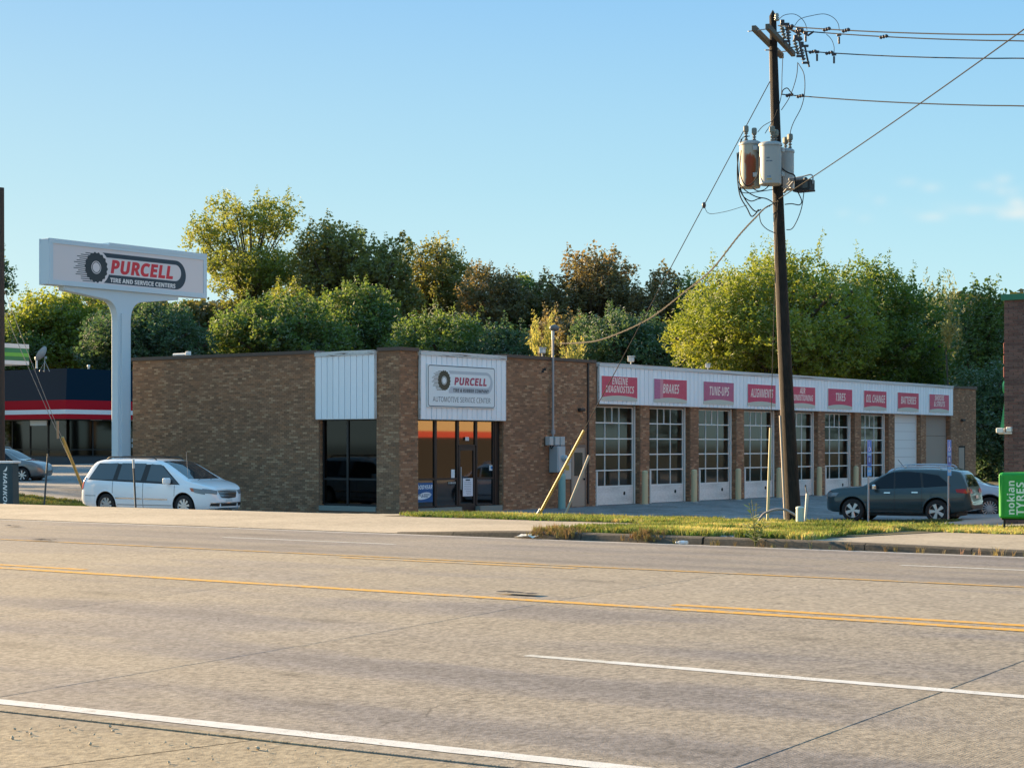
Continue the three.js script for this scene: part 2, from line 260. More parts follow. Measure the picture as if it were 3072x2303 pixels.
// ------------------------------------------------------------------ grass
const leafMat = (extra = {}) => phys([1, 1, 1], .95, { transmission: .38, thickness: 0, ior: 1.3, side: THREE.DoubleSide, ...extra });
const bladeMat = leafMat({ transmission: .35 });
function tuft(n, h, spread, seed, w = .006) {
  const R = rng(seed), pos = [], idx = [];
  for (let i = 0; i < n; i++) {
    const a = R() * 6.28, d = R() * spread, x = Math.cos(a) * d, z = Math.sin(a) * d, t = R() * 6.28, l = h * (.55 + .6 * R()), lean = l * (.15 + .55 * R()), dx = Math.cos(t), dz = Math.sin(t), o = pos.length / 3;
    pos.push(x - dz * w, -.01, z + dx * w, x + dz * w, -.01, z - dx * w, x + dx * lean * .35 - dz * w * .8, l * .6, z + dz * lean * .35 + dx * w * .8, x + dx * lean * .35 + dz * w * .8, l * .6, z + dz * lean * .35 - dx * w * .8, x + dx * lean, l, z + dz * lean);
    idx.push(o, o + 1, o + 2, o + 1, o + 3, o + 2, o + 2, o + 3, o + 4);
  }
  const g = new THREE.BufferGeometry(); g.setAttribute('position', new THREE.Float32BufferAttribute(pos, 3)); g.setIndex(idx); g.computeVertexNormals(); return g;
}
function grass(label, count, pick, colours, geo, seed, yOf = landY) {
  const R = rng(seed), im = new THREE.InstancedMesh(geo, bladeMat, count), m = new THREE.Matrix4(), q = new THREE.Quaternion(), c = new THREE.Color();
  im.name = numbered('grass');
  for (let i = 0; i < count; i++) {
    const [x, P, s] = pick(R); q.setFromAxisAngle(V(0, 1, 0), R() * 6.28);
    m.compose(V(x, yOf(x, P) + .005, -P), q, V(s, s * (.7 + .6 * R()), s)); im.setMatrixAt(i, m);
    const n = fbm(x * .8, P * .9, 3), [a, b, d] = colours, k = clamp((n - .3) * 2.2 + .5 * (R() - .5)); c.setRGB(...[0, 1, 2].map((j) => (k < .5 ? lerp(a[j], b[j], k * 2) : lerp(b[j], d[j], k * 2 - 1)) * (.8 + .4 * R()))); im.setColorAt(i, c);
  }
  im.castShadow = im.receiveShadow = true; scene.add(im); return tag(im, label, 'grass', null, 'stuff');
}
{
  const turf = struct('verge'), lawn = [[.13, .18, .03], [.34, .36, .075], [.62, .54, .18]], dry = [[.20, .15, .05], [.36, .27, .11], [.48, .38, .19]];
  const t1 = tuft(8, .095, .08, 3, .011), t2 = tuft(10, .20, .09, 4, .008), t3 = tuft(8, .10, .10, 5, .012);
  // the long band behind the walk, the island behind the kerb and the left lawn
  const islandIn = (x, P) => x > -19.3 - .35 * fbm(P * 1.2, 3) + .0 * x && x < -13.9 - .16 * (P - 27.3) * 1 + .5 * (fbm(P * .9, 8) - .5) && P < 33.6;
  obj('soil_strip', [sheet(-28.1, 2, 33.3, 36.6, 40, 6, .012), sheet(-19.2, -14.1, 27.4, 33.4, 16, 10, .016)], M.soil, turf);
  const front = (x) => 33.35 + .45 * (fbm(x * .9, 2) - .5) + .25 * (fbm(x * 4, 7) - .5);
  grass('sunlit band of short yellow green grass along the lot edge', 20000, (R) => { const x = lerp(-28.3, 1, Math.pow(R(), 1)), f = front(x) + (x < -27.3 ? (-27.3 - x) * .8 : 0); return [x, lerp(f, 36.3, R()), (.6 + .6 * R()) * (.7 + .6 * fbm(x * 1.1, 5))]; }, lawn, t1, 11);
  grass('patch of uneven grass behind the kerb between the two driveways', 12500, (R) => { for (;;) { const x = lerp(-19.6, -13.5, R()), P = lerp(27.42, 33.7, R()); if (!islandIn(x, P)) continue; const path = Math.exp(-(((P - 32.2) / .45) ** 2)); if (R() < .75 * path || fbm(x * .9 + 7, P * .9, 3) < .36) continue; return [x, P, .45 + 1.0 * fbm(x * 1.3, P * 1.3)]; } }, lawn, t3, 12);
  grass('dry straw coloured grass hanging over the kerb', 210, (R) => { const left = R() < .6, x = left ? -19.4 + 1.1 * R() : -17.4 + .9 * (R() + R()) / 2, k = Math.pow(R(), 1.6); return [x, 27.2 - .2 * k + .35 * R() * (1 - k), .3 + .45 * R()]; }, dry, t2, 13, (x, P) => P < 27.2 ? lerp(roadY(27.2) + .02, .6, sstep(26.95, 27.2, P)) : .62);
  grass('lawn with a lit strip left of the white van', 17000, (R) => { const x = lerp(-64, -45.6, R()), P = lerp(33.6 + .3 * fbm(x, 4), 44.3 - .25 * Math.max(0, x + 52), R()); return [x, P, .9 + .5 * R()]; }, [[.05, .09, .02], [.10, .14, .03], [.2, .2, .05]], t1, 14);
  obj('soil_strip', sheet(-64, -45.4, 33.7, 44.5, 20, 12, .018), M.soil, turf);
  grass('thin green weeds on the asphalt beside the dark suv', 1500, (R) => { const x = -24.6 + 2.6 * R(), P = 51.2 + 2.4 * R(); return [x, P, .9 + .5 * R()]; }, [[.04, .08, .025], [.07, .11, .03], [.10, .13, .04]], t1, 15);
  grass('dry weeds along the road edge of the walk', 34, (R) => [lerp(-16.5, -9, Math.pow(R(), 1.3)), 27.02 + .1 * R(), .35 + .3 * R()], dry, t2, 16, (x, P) => roadY(27.1));
}
function R0() { R0.s = (R0.s ?? 7) * 16807 % 2147483647; return R0.s / 2147483647; }
{ // the tall weed growing out of the gutter
  const p = V(-14.72, roadY(27.1), -27.05), t = thing('weed_plant', 'leafy green weed growing out of the gutter before the pole', 'plant', p), R = rng(5), st = [], lv = [];
  for (let s = 0; s < 7; s++) {
    const a = R() * 6.28, h = .35 + .5 * R(), top = V(Math.cos(a) * .13, h, Math.sin(a) * .13); st.push(tube([V(0, 0, 0), V(top.x * .3, h * .5, top.z * .3), top], .006, 8, 4));
    for (let i = 2; i < 9; i++) { const k = i / 9, b = V(top.x * k, h * k, top.z * k), th = R() * 6.28, l = .10 + .06 * R(); const q = new THREE.PlaneGeometry(.045, l, 2, 2); q.attributes.position.setZ(4, .012); q.translate(0, l / 2, 0).rotateX(1 + .5 * R()).rotateY(th).translate(b.x, b.y, b.z); lv.push(q); }
  }
  obj('stem', st, mat([.12, .13, .03], .8), t); obj('foliage', lv, leafMat({ color: rgb(.17, .24, .04) }), t);
}
{ // litter and debris
  const b = thing('plastic_bottle', 'clear plastic bottle lying in the gutter against the kerb', 'bottle', V(-16.12, roadY(27.05) + .035, -27.03), .25);
  obj('bottle_body', lathe([[0, 0], [.03, 0], [.034, .02], [.034, .14], [.03, .155], [.014, .19], [.013, .2], [0, .2]], 14).rotateZ(Math.PI / 2).translate(.1, 0, 0), phys([.9, .93, .95], .15, { transmission: .55, thickness: 0 }), b);
  obj('label_band', lathe([[.0348, .06], [.0348, .115]], 14).rotateZ(Math.PI / 2).translate(.1, 0, 0), mat([.62, .68, .75], .5), b); obj('cap', lathe([[0, 0], [.015, 0], [.015, .02], [0, .02]], 10).rotateZ(Math.PI / 2).translate(-.1, 0, 0), M.white, b);
  const pg = new THREE.PlaneGeometry(.42, .26, 8, 6).rotateX(-Math.PI / 2), pp = pg.attributes.position; for (let i = 0; i < pp.count; i++) pp.setY(i, .01 + .10 * fbm(pp.getX(i) * 9 + 3, pp.getZ(i) * 9, 3)); pg.computeVertexNormals();
  const paper = obj('paper_litter', pg, mat([.72, .69, .62], .9, { side: THREE.DoubleSide })); paper.position.set(-19.35, roadY(27.0), -26.98); tag(paper, 'crumpled white paper in the gutter under the dry grass', 'litter');
  const R = rng(77), chip = new THREE.DodecahedronGeometry(.014, 0);
  const im = new THREE.InstancedMesh(chip, mat([.50, .42, .31], .95), 90); im.name = 'gravel'; const m = new THREE.Matrix4();
  for (let i = 0; i < 90; i++) { const P = 7.2 + .9 * R(), x = -9.5 + 4.5 * R(), s = .3 + .9 * R() * R(); m.compose(V(x, roadY(P) + .004, -P), new THREE.Quaternion().setFromEuler(new THREE.Euler(R() * 3, R() * 3, 0)), V(s, s * .7, s)); im.setMatrixAt(i, m); }
  im.castShadow = true; scene.add(im); tag(im, 'small stones scattered on the tan road shoulder', 'gravel', null, 'stuff');
  const bark = (px, py, P, w, label) => { const r = (px - CX) / FOC, D = P / (SA * r + CA), x = D * (CA * r - SA); const g = new THREE.PlaneGeometry(w, .16, 8, 3).rotateX(-Math.PI / 2), q = g.attributes.position; for (let i = 0; i < q.count; i++) q.setY(i, .006 + .035 * fbm(q.getX(i) * 14 + px, q.getZ(i) * 14)); g.computeVertexNormals(); const o = obj('tyre_scrap', g, mat([.02, .02, .022], .8, { side: THREE.DoubleSide })); o.position.set(x, roadY(P) + .005, -P); tag(o, label, 'debris'); };
  bark(1555, 1782, 16.1, .5, 'dark scrap of tyre rubber lying beside the near yellow line'); bark(128, 1629, 19.9, .55, 'dark flat scrap on the far yellow line at the left'); bark(40, 1587, 24, .4, 'small dark scrap in the far lane at the left edge');
}

// ------------------------------------------------------------------ the brick service building
const BRK = { tan: [[.315, .17, .094], [.36, .205, .118], [.27, .148, .084], [.43, .265, .155], [.23, .13, .076], [.33, .172, .092], [.295, .168, .098]], red: [[.15, .075, .06], [.19, .10, .08], [.12, .065, .055], [.16, .09, .075]] };
const brickBump = bumpTile(.25), brickMat = mat([1, 1, 1], .92, { bumpMap: brickBump, bumpScale: .002 });
const brickMats = {}; const brickTone = (key, i) => brickMats[key + i] ??= mat(BRK[key][i], .92);
const unitBrick = box(1, 1, 1);
// lay running-bond bricks on rectangles [u0,u1,y0,y1] of a plane; place(u, y) gives the world point on the brick face, dir the direction of u
function layBricks(rects, place, yaw, R, list, tone, course = .0677, len = .203) {
  for (const [u0, u1, y0, y1, seedRow = 0] of rects) {
    for (let r = Math.ceil(y0 / course - .3); (r + 1) * course <= y1 + .015; r++) {
      const off = (r & 1) * (len / 2);
      for (let u = Math.floor((u0 - off) / len) * len + off; u < u1; u += len) {
        const a = Math.max(u, u0), b = Math.min(u + len, u1); if (b - a < .03) continue;
        const p = place((a + b) / 2, (r + .5) * course); list.push({ p, yaw, l: b - a - .010, h: course - .010, t: Math.min(tone.length - 1, (fbm(p.x * .45 + p.z * .45 + 3, p.y * .6, 3) > .55 && R() < .4 ? (R() < .5 ? 2 : 4) : Math.floor(tone.length * R()))), j: R() });
      }
    }
  }
}
function placeBricks(list, parent, key, from, depth = .03, most = 300) {
  const d2 = (b) => (b.p.x + from.x) ** 2 + (b.p.z + from.z) ** 2 + (b.p.y - EYE) ** 2; list.sort((a, b) => d2(a) - d2(b));
  const m = new THREE.Matrix4(), q = new THREE.Quaternion(), up = V(0, 1, 0);
  list.slice(0, most).forEach((b) => { const o = obj('brick', unitBrick, brickTone(key, b.t), parent); o.position.copy(b.p); o.rotation.y = b.yaw; o.scale.set(b.l, b.h, depth * (1 + .25 * (b.j - .5))); });
  const rest = list.slice(most); if (!rest.length) return;
  const im = new THREE.InstancedMesh(unitBrick, brickMat, rest.length), c = new THREE.Color(); im.name = 'brickwork'; im.userData.kind = 'stuff'; im.castShadow = im.receiveShadow = true;
  rest.forEach((b, i) => { m.compose(b.p, q.setFromAxisAngle(up, b.yaw), V(b.l, b.h, depth * (1 + .25 * (b.j - .5)))); im.setMatrixAt(i, m); const t = BRK[key][b.t], k = .85 + .3 * b.j; im.setColorAt(i, c.setRGB(t[0] * k, t[1] * k, t[2] * k)); });
  parent.add(im);
}
const SX = -36.7, FZ = -44.3, LX = -48.9, BP = 91.24, TOP = 5.18;   // side wall plane, front wall plane, left end, rear end, wall top
const bays = [55.44, 59.12, 62.8, 66.48, 70.16, 73.84, 77.52, 81.2, 84.88], BAYW = 3.03;
const shop = thing('service_building', 'single storey brown brick tyre service building with nine bays', 'building', [SX, 0, FZ]);
const W0 = (g) => g.translate(-SX, 0, -FZ);          // world geometry into the building's own frame
{
  const mortar = mat([.25, .165, .11], .95, { bumpMap: bumpTile(.4), bumpScale: .003 }), inner = mat([.20, .19, .17], .9), floor = mat([.16, .16, .155], .8), roofM = mat([.28, .27, .25], .9);
  const T = .30, m0 = .012, walls = [];                                 // mortar plane 12 mm behind the brick face
  const zs = (P0, P1, y0, y1) => span(SX - T, SX - m0, y0, y1, -P1, -P0), xs = (x0, x1, y0, y1) => span(x0, x1, y0, y1, FZ - T, FZ - m0);
  // side wall: piers and lintels
  walls.push(span(SX - T, SX - m0, 0, TOP, -45.23, FZ - m0 - .002), zs(49.79, 54.86, 0, TOP), zs(54.86, bays[0], 0, TOP), zs(45.232, 49.788, 3.1, TOP));
  for (let i = 0; i < 9; i++) { walls.push(zs(bays[i] + .001, bays[i] + BAYW - .001, 3.72, TOP - .001)); const e = bays[i] + BAYW, n = i < 8 ? bays[i + 1] : BP; walls.push(zs(e, n, 0, TOP)); }
  const x1 = -40.09, x2 = -37.64; walls.push(xs(LX, x1, 0, TOP), span(x2, SX - T - .001, 0, TOP, FZ - T, FZ - m0), xs(x1 + .001, x2 - .001, 3.08, TOP - .001), xs(x1 + .001, x2 - .001, 0, .10));
  walls.push(span(LX, LX + T, 0, TOP, -BP, FZ - T - .001), span(LX + T + .001, SX - T - .001, 0, TOP, -BP, -BP + T));
  obj('wall', W0(merge(walls)), mortar, shop);
  obj('partition', W0(merge([span(LX + T + .01, SX - T - .01, 0, 4.9, -52.4, -52.2), span(-43.2, -43, 0, 4.9, -BP + T + .01, -52.41)])), inner, shop);
  obj('floor', W0(span(LX + T + .01, SX - T - .001, -.1, .02, -BP + T + .01, FZ - T - .01)), floor, shop);
  obj('roof', W0(span(LX + T + .02, SX - T - .02, 4.92, 5.05, -BP + T + .02, FZ - T - .02)), roofM, shop);
  // coping of brown metal along the parapet
  const cop = mat([.085, .065, .055], .5, { metalness: .3 });
  obj('coping', W0(merge([span(LX - .05, -40.16, TOP, TOP + .11, FZ - .36, FZ + .06), span(-37.58, SX + .07, TOP + .001, TOP + .111, FZ - .36, FZ + .062), span(SX - .36, SX + .068, TOP + .002, TOP + .112, -45.2, FZ - .361), span(SX - .36, SX + .06, TOP, TOP + .11, -55.4, -49.85), span(SX - .36, SX + .06, TOP - .06, TOP + .04, -BP - .05, -88.05), span(LX - .05, SX + .05, TOP + .003, TOP + .1, -BP - .06, -BP + .3), span(LX - .06, LX + .3, TOP + .004, TOP + .113, -BP - .04, FZ - .362)])), cop, shop);
  // bricks on the two faces in view
  const R = rng(99), list = [];
  layBricks([[49.79, 54.86, 0, TOP], [44.3, 45.23, 0, TOP]], (P, y) => V(-.012, y, -P - FZ), Math.PI / 2, R, list, BRK.tan);
  layBricks([[54.94, 55.44, 0, TOP]], (P, y) => V(-.012, y, -P - FZ), Math.PI / 2, R, list, BRK.tan);
  for (let i = 0; i < 9; i++) { const e = bays[i] + BAYW, n = i < 8 ? bays[i + 1] : BP; layBricks([[e, n, 0, i < 8 ? 3.74 : TOP]], (P, y) => V(-.012, y, -P - FZ), Math.PI / 2, R, list, BRK.tan); }
  layBricks([[LX, x1 - .001, 0, TOP], [x2, SX, 0, TOP]], (x, y) => V(x - SX, y, -.012), 0, R, list, BRK.tan);
  // reveals of the bays that face the road (the far jamb of each opening)
  const jambs = [...bays.map((b) => b + BAYW), 49.79]; for (const j of jambs) layBricks([[SX - .29, SX - .03, 0, j === 49.79 ? 3.1 : 3.72]], (x, y) => V(x - SX, y, -j + .004 - FZ), 0, R, list, BRK.tan);
  layBricks([[FZ - .29, FZ - .03, 0, 3.08]], (z, y) => V(x1 + .004 - SX, y, z - FZ), Math.PI / 2, R, list, BRK.tan);
  placeBricks(list, shop, 'tan', V(SX, 0, FZ));
  // white metal fascias, one board at a time, with a weathered cap strip
  const boardMats = [0, 1, 2].map((i) => mat([.86 - .02 * i, .90 - .02 * i, .94 - .02 * i], .42));
  const rust = (() => { const a = tileNoise(40, 51), b = tileNoise(8, 52); return mat([1, 1, 1], .7, { map: tiled(2, (u, v) => { const k = sstep(.55, .72, .5 * a(u, v) + .5 * b(u, v)); return [lerp(.62, .16, k), lerp(.62, .11, k), lerp(.61, .085, k)]; }) }); })();
  function fascia(a0, a1, y0, y1, n, alongP) {
    const g = part('fascia', shop), w = (a1 - a0) / n;
    for (let i = 0; i < n; i++) {
      const p = a0 + w * i, q = p + w; const s = (c0, c1, d0, d1, e0, e1) => alongP ? span(SX + d0, SX + d1, e0, e1, -c1, -c0) : span(c0, c1, e0, e1, FZ + d0, FZ + d1);
      const o = obj('metal_board', W0(merge([s(p + .018, q - .012, .02, .105, y0, y1 - .13), s(q - .012, q + .018, .02, .066, y0 + .002, y1 - .132)])), boardMats[(i * 7) % 3], g); o.castShadow = true;
    }
    const s = (c0, c1, d0, d1, e0, e1) => alongP ? span(SX + d0, SX + d1, e0, e1, -c1, -c0) : span(c0, c1, e0, e1, FZ + d0, FZ + d1);
    obj('cap_strip', W0(merge([s(a0 - .02, a1 + .02, -.33, .135, y1 - .13, y1 + .02), s(a0 - .015, a0 + .012, .02, .11, y0, y1 - .131), s(a1 - .008, a1 + .015, .02, .11, y0, y1 - .131)])), rust, g);
    obj('soffit', W0(s(a0, a1, -.02, .10, y0 - .02, y0 - .002)), M.white, g);
  }
  fascia(45.23, 49.79, 3.05, 5.2, 17, true); fascia(55.52, 87.96, 3.73, 5.2, 106, true); fascia(x1 - .05, x2 + .0, 3.06, 5.2, 10, false);

  // storefront glazing: dark bronze reflective glass in black frames
  const bronze = phys([.16, .14, .12], .03, { transmission: 1, thickness: 0, ior: 2.3 }), tinted = phys([.14, .13, .11], .03, { transmission: 1, thickness: 0, ior: 1.42 }), frameM = mat([.012, .012, .013], .45), ledge = mat([.24, .25, .22], .9);
  const GX = SX - .22; // glass plane of the side storefront
  const P = (px) => sideP(px, GX);
  function sideWindow(p0, p1, rows) { // rows: list of y breaks
    const w = part('window', shop); const bars = [];
    for (const p of [p0, p1]) bars.push(span(GX - .04, GX + .04, rows[0], rows[rows.length - 1], -p - .03, -p + .03));
    rows.forEach((y, i) => bars.push(span(GX - .035, GX + .035, y - .03, y + .03, -p1 + .031, -p0 - .031)));
    obj('frame', W0(merge(bars)), frameM, w);
    for (let i = 0; i < rows.length - 1; i++) obj('pane', W0(new THREE.PlaneGeometry(p1 - p0 - .06, rows[i + 1] - rows[i] - .06).rotateY(Math.PI / 2).translate(GX, (rows[i] + rows[i + 1]) / 2, -(p0 + p1) / 2)), bronze, w);
    return w;
  }
  const edges = [45.25, P(1304), P(1371), P(1426), P(1478)];
  sideWindow(edges[0] + .05, edges[1] - .031, [.22, 1.11, 3.02]); sideWindow(edges[1] + .031, edges[2] - .03, [.22, 1.11, 3.02]); sideWindow(edges[3] + .03, edges[4], [.22, 1.11, 3.02]);
  sideWindow(edges[2] + .031, edges[3] - .031, [2.2, 3.02]);
  obj('jamb_panel', W0(span(GX - .05, GX + .06, .2, 3.05, -49.77, -edges[4] - .032)), frameM, shop);
  obj('ledge', W0(merge([span(GX - .1, SX - .01, .0, .19, -edges[2], -45.26), span(GX - .1, SX - .01, .0, .19, -49.76, -edges[3])])), ledge, shop);
  const door = part('entrance_door', shop), d0 = edges[2] + .04, d1 = edges[3] - .04;
  obj('frame', W0(merge([span(GX - .03, GX + .03, .02, 2.16, -d0 - .1, -d0), span(GX - .03, GX + .03, .02, 2.16, -d1, -d1 + .1), span(GX - .029, GX + .029, 2.04, 2.16, -d1 + .1, -d0 - .1), span(GX - .029, GX + .029, .02, .28, -d1 + .1, -d0 - .1)])), frameM, door);
  obj('pane', W0(new THREE.PlaneGeometry(d1 - d0 - .2, 1.76).rotateY(Math.PI / 2).translate(GX, 1.16, -(d0 + d1) / 2)), bronze, door);
  obj('handle', W0(rod(V(GX + .09, .75, -d0 - .06), V(GX + .09, 1.5, -d0 - .06), .018)), M.galv, door);
  // front window
  { const GZ = FZ - .2, w = part('window', shop), xm = -39.0, bars = []; const yb = [.30, 1.12, 3.03];
    for (const x of [x1 + .04, xm, x2 - .04]) bars.push(span(x - .04, x + .04, yb[0], yb[2], GZ - .04, GZ + .04));
    for (const y of yb) for (const [a, b] of [[x1 + .081, xm - .041], [xm + .041, x2 - .081]]) bars.push(span(a, b, y - .03, y + .03, GZ - .035, GZ + .035));
    obj('frame', W0(merge(bars)), frameM, w);
    for (const [a, b] of [[x1 + .08, xm - .04], [xm + .04, x2 - .08]]) for (let i = 0; i < 2; i++) obj('pane', W0(new THREE.PlaneGeometry(b - a, yb[i + 1] - yb[i] - .06).translate((a + b) / 2, (yb[i] + yb[i + 1]) / 2, GZ)), tinted, w);
    obj('ledge', W0(span(x1 + .02, x2 - .02, .1, .26, GZ - .1, FZ + .03)), ledge, shop); }

  // overhead doors
  const doorWhite = mat([.78, .78, .75], .5), grime = (() => { const a = tileNoise(6, 61), b = tileNoise(60, 62); return mat([1, 1, 1], .55, { map: tiled(1.7, (u, v) => { const k = .70 + .22 * (a(u, v) - .5) + .16 * (b(u, v) - .5); return [k, k * .985, k * .95]; }) }); })();
  const clear = phys([.62, .66, .66], .05, { transmission: 1, thickness: 0, ior: 1.58 });
  const DX = SX - .30;
  for (let i = 0; i < 7; i++) {
    const g = part('garage_door', shop), p0 = bays[i] + .07, p1 = bays[i] + BAYW - .08, H = 3.62, yb = .70, rh = (H - yb) / 5, cw = (p1 - p0) / 3, bars = [];
    const s = (a, b, c, d, x = .025) => span(DX - x, DX + x, c, d, -b, -a);
    for (let r = 0; r <= 5; r++) bars.push(s(p0 + .051, p1 - .051, yb + r * rh - .022, yb + r * rh + .022));
    for (let c = 1; c < 3; c++) bars.push(s(p0 + c * cw - .018, p0 + c * cw + .018, yb + .023, H - .023, .022));
    bars.push(s(p0, p0 + .05, .03, H), s(p1 - .05, p1, .03, H)); bars.push(s(p0 + 1.5 * cw - .022, p0 + 1.5 * cw + .022, H - rh + .023, H - .0225, .02));
    obj('frame', W0(merge(bars)), doorWhite, g);
    obj('bottom_panel', W0(merge([s(p0 + .052, p1 - .052, .02, yb - .023), ...[.33, .66].map((k) => s(lerp(p0, p1, k) - .01, lerp(p0, p1, k) + .01, .025, yb - .03, .027))])), grime, g);
    obj('lock_plate', W0(new THREE.CylinderGeometry(.055, .055, .02, 14).rotateZ(Math.PI / 2).scale(1, 1.25, 1).translate(DX + .034, .42, -(p1 - .62))), M.dark, g);
    for (let r = 0; r < 5; r++) for (let c = 0; c < 3; c++) obj('pane', W0(new THREE.PlaneGeometry(cw - .03, rh - .04).rotateY(Math.PI / 2).translate(DX, yb + (r + .5) * rh, -(p0 + (c + .5) * cw))), clear, g);
    obj('track', W0(merge([span(DX + .04, DX + .09, 0.02, 3.68, -p1 - .06, -p1 - .01), span(SX + .006, SX + .05, .02, 1.25, -bays[i] - .05, -bays[i] + .01)])), doorWhite, g);
    obj('header', W0(span(DX - .03, DX + .03, H + .005, 3.715, -bays[i] - BAYW, -bays[i])), mat([.25, .23, .21], .8), g);
  }
  { const g = part('roller_door', shop), p0 = bays[7] + .06, p1 = bays[7] + BAYW - .06; for (let r = 0; r < 9; r++) obj('panel', W0(span(DX - .02, DX + .03, .02 + r * .41, .02 + r * .41 + .396, -p1, -p0)), mat([.76, .77, .76], .5), g); obj('backing', W0(span(DX - .04, DX - .01, .02, 3.71, -p1, -p0)), M.steel, g); obj('jamb', W0(merge([span(DX + .031, DX + .08, .02, 3.7, -p1 - .05, -p1 + .03), span(DX + .031, DX + .08, .02, 3.7, -p0 - .03, -p0 + .05)])), doorWhite, g); }
  { const g = part('infill_panel', shop), p0 = bays[8] + .02, p1 = bays[8] + BAYW - .02, tan = mat([.33, .265, .215], .7); obj('panel', W0(span(DX - .03, DX + .06, .02, 2.68, -p1, -p0)), tan, g); obj('panel', W0(span(DX - .03, DX + .055, 2.695, 3.71, -p1, -p0)), tan, g); }
  // the tan side door and a narrow door in the end pier
  { const g = part('side_door', shop), p0 = sideP(1711), p1 = sideP(1757), tan = mat([.36, .285, .225], .6), dk = mat([.2, .15, .12], .7);
    obj('frame', W0(merge([span(SX - .02, SX + .03, 0, 2.22, -p0 - .07, -p0), span(SX - .02, SX + .03, 0, 2.22, -p1, -p1 + .07), span(SX - .02, SX + .029, 2.13, 2.22, -p1 + .071, -p0 - .071)])), dk, g);
    obj('leaf', W0(span(SX - .02, SX + .015, .03, 2.125, -p1 + .072, -p0 - .072)), tan, g); const m = (p0 + p1) / 2;
    obj('window_pane', W0(span(SX + .016, SX + .022, 1.12, 1.95, -m - .26, -m + .26)), mat([.02, .02, .022], .1), g); obj('knob', W0(new THREE.SphereGeometry(.04, 10, 8).translate(SX + .06, 1.0, -p1 + .17)), M.dark, g); }
  { const g = part('narrow_door', shop), p0 = sideP(2877), p1 = sideP(2893); obj('leaf', W0(span(SX - .02, SX + .02, .02, 2.1, -p1, -p0)), mat([.33, .28, .23], .7), g); obj('frame', W0(merge([span(SX - .02, SX + .03, .02, 2.19, -p1 - .08, -p1), span(SX - .02, SX + .03, 2.101, 2.19, -p1, -p0)])), M.dark, g); }
  obj('downspout', W0(span(SX + .001, SX + .05, .1, TOP - .02, -54.94, -54.86)), mat([.04, .028, .024], .6), shop);
  obj('wall_vent', W0(merge([span(SX - .05, SX + .004, 4.72, 4.9, -sideP(1638), -sideP(1624))])), M.dark, shop);
  obj('wall_lamp', W0(rbox(.14, .12, .3, .03, SX + .07, 3.48, -sideP(1740))), mat([.04, .025, .02], .6), shop);
  obj('wall_lamp', W0(rbox(.16, .12, .35, .03, SX + .08, 3.5, -sideP(2886))), mat([.04, .035, .03], .6), shop);
  obj('address_plate', W0(new THREE.PlaneGeometry(.2, .12).rotateY(Math.PI / 2).translate(GX + .045, 2.42, -sideP(1398, GX))), mat([1, 1, 1], .6, { map: canvasTex(128, 80, (g, w, h) => { g.fillStyle = '#d9dde0'; g.fillRect(0, 0, w, h); g.fillStyle = '#a9b0b4'; g.fillRect(66, 24, 12, 30); g.fillStyle = '#c2c8cb'; g.fillRect(20, 26, 14, 26); g.fillRect(92, 26, 14, 26); }) }), shop);
  // notices on the glass
  const note = (name, label, cat, px0, px1, py0, py1, draw, off = .012, w = 256) => { const p0 = sideP(px0, GX), p1 = sideP(px1, GX), D = Math.hypot(GX * 0, 0) + (-GX / (SA - CA * ((px0 + px1) / 2 - CX) / FOC)), y = (py) => EYE + (HY - py) / FOC * D, hh = y(py0) - y(py1); const o = obj(name, new THREE.PlaneGeometry(p1 - p0, hh).rotateY(Math.PI / 2), mat([1, 1, 1], .7, { map: canvasTex(w, Math.round(w * hh / (p1 - p0)), draw) })); o.position.set(GX + off, (y(py0) + y(py1)) / 2, -(p0 + p1) / 2); tag(o, label, cat); };
  note('tyre_poster', 'blue tyre maker poster low in the storefront glass', 'poster', 1246, 1297, 1448, 1506, (g, w, h) => { g.fillStyle = '#2b5c93'; g.fillRect(0, 0, w, h); g.fillStyle = '#e8eef2'; g.font = 'italic bold 54px sans-serif'; g.textAlign = 'right'; g.fillText('GOODYEAR', w - 6, h * .33, w * 1.08); g.beginPath(); g.ellipse(w * .48, h * .68, w * .44, h * .17, -.12, 0, 7); g.fill(); g.fillStyle = '#2b4a66'; g.font = 'bold 34px sans-serif'; g.fillText('TIRE & SERVICE', w * .88, h * .68, w * .8); g.font = 'bold 22px sans-serif'; g.fillText('NETWORK', w * .72, h * .77); });
  note('opening_hours_notice', 'white opening hours notice on the entrance door glass', 'notice', 1387, 1417, 1434, 1488, (g, w, h) => { g.fillStyle = '#dcdfe8'; g.fillRect(0, 0, w, h); g.fillStyle = '#3a3d48'; g.fillRect(w * .28, h * .06, w * .44, h * .08); const R = rng(6); for (let i = 0; i < 8; i++) { const x0 = i < 5 ? .14 : .3 + .05 * (i - 5); g.fillStyle = i < 1 ? '#5a5d68' : '#7d818c'; for (let x = x0; x < .84; x += .05) g.fillRect(w * x, h * (.22 + .095 * i), w * (.03 + .018 * R()), h * .026); } }, .02);
  note('paper_notice', 'blank white paper notice taped left of the entrance door', 'notice', 1352.5, 1363, 1408, 1433, (g, w, h) => { g.fillStyle = '#d7e2e8'; g.fillRect(0, 0, w, h); }, .012, 64);
  note('sticker', 'white and blue sticker on the glass right of the entrance', 'sticker', 1467, 1481, 1395, 1411, (g, w, h) => { g.fillStyle = '#d5dfe4'; g.fillRect(0, 0, w, h); g.fillStyle = '#3b78b5'; g.fillRect(w * .3, h * .2, w * .45, h * .55); }, .012, 64);
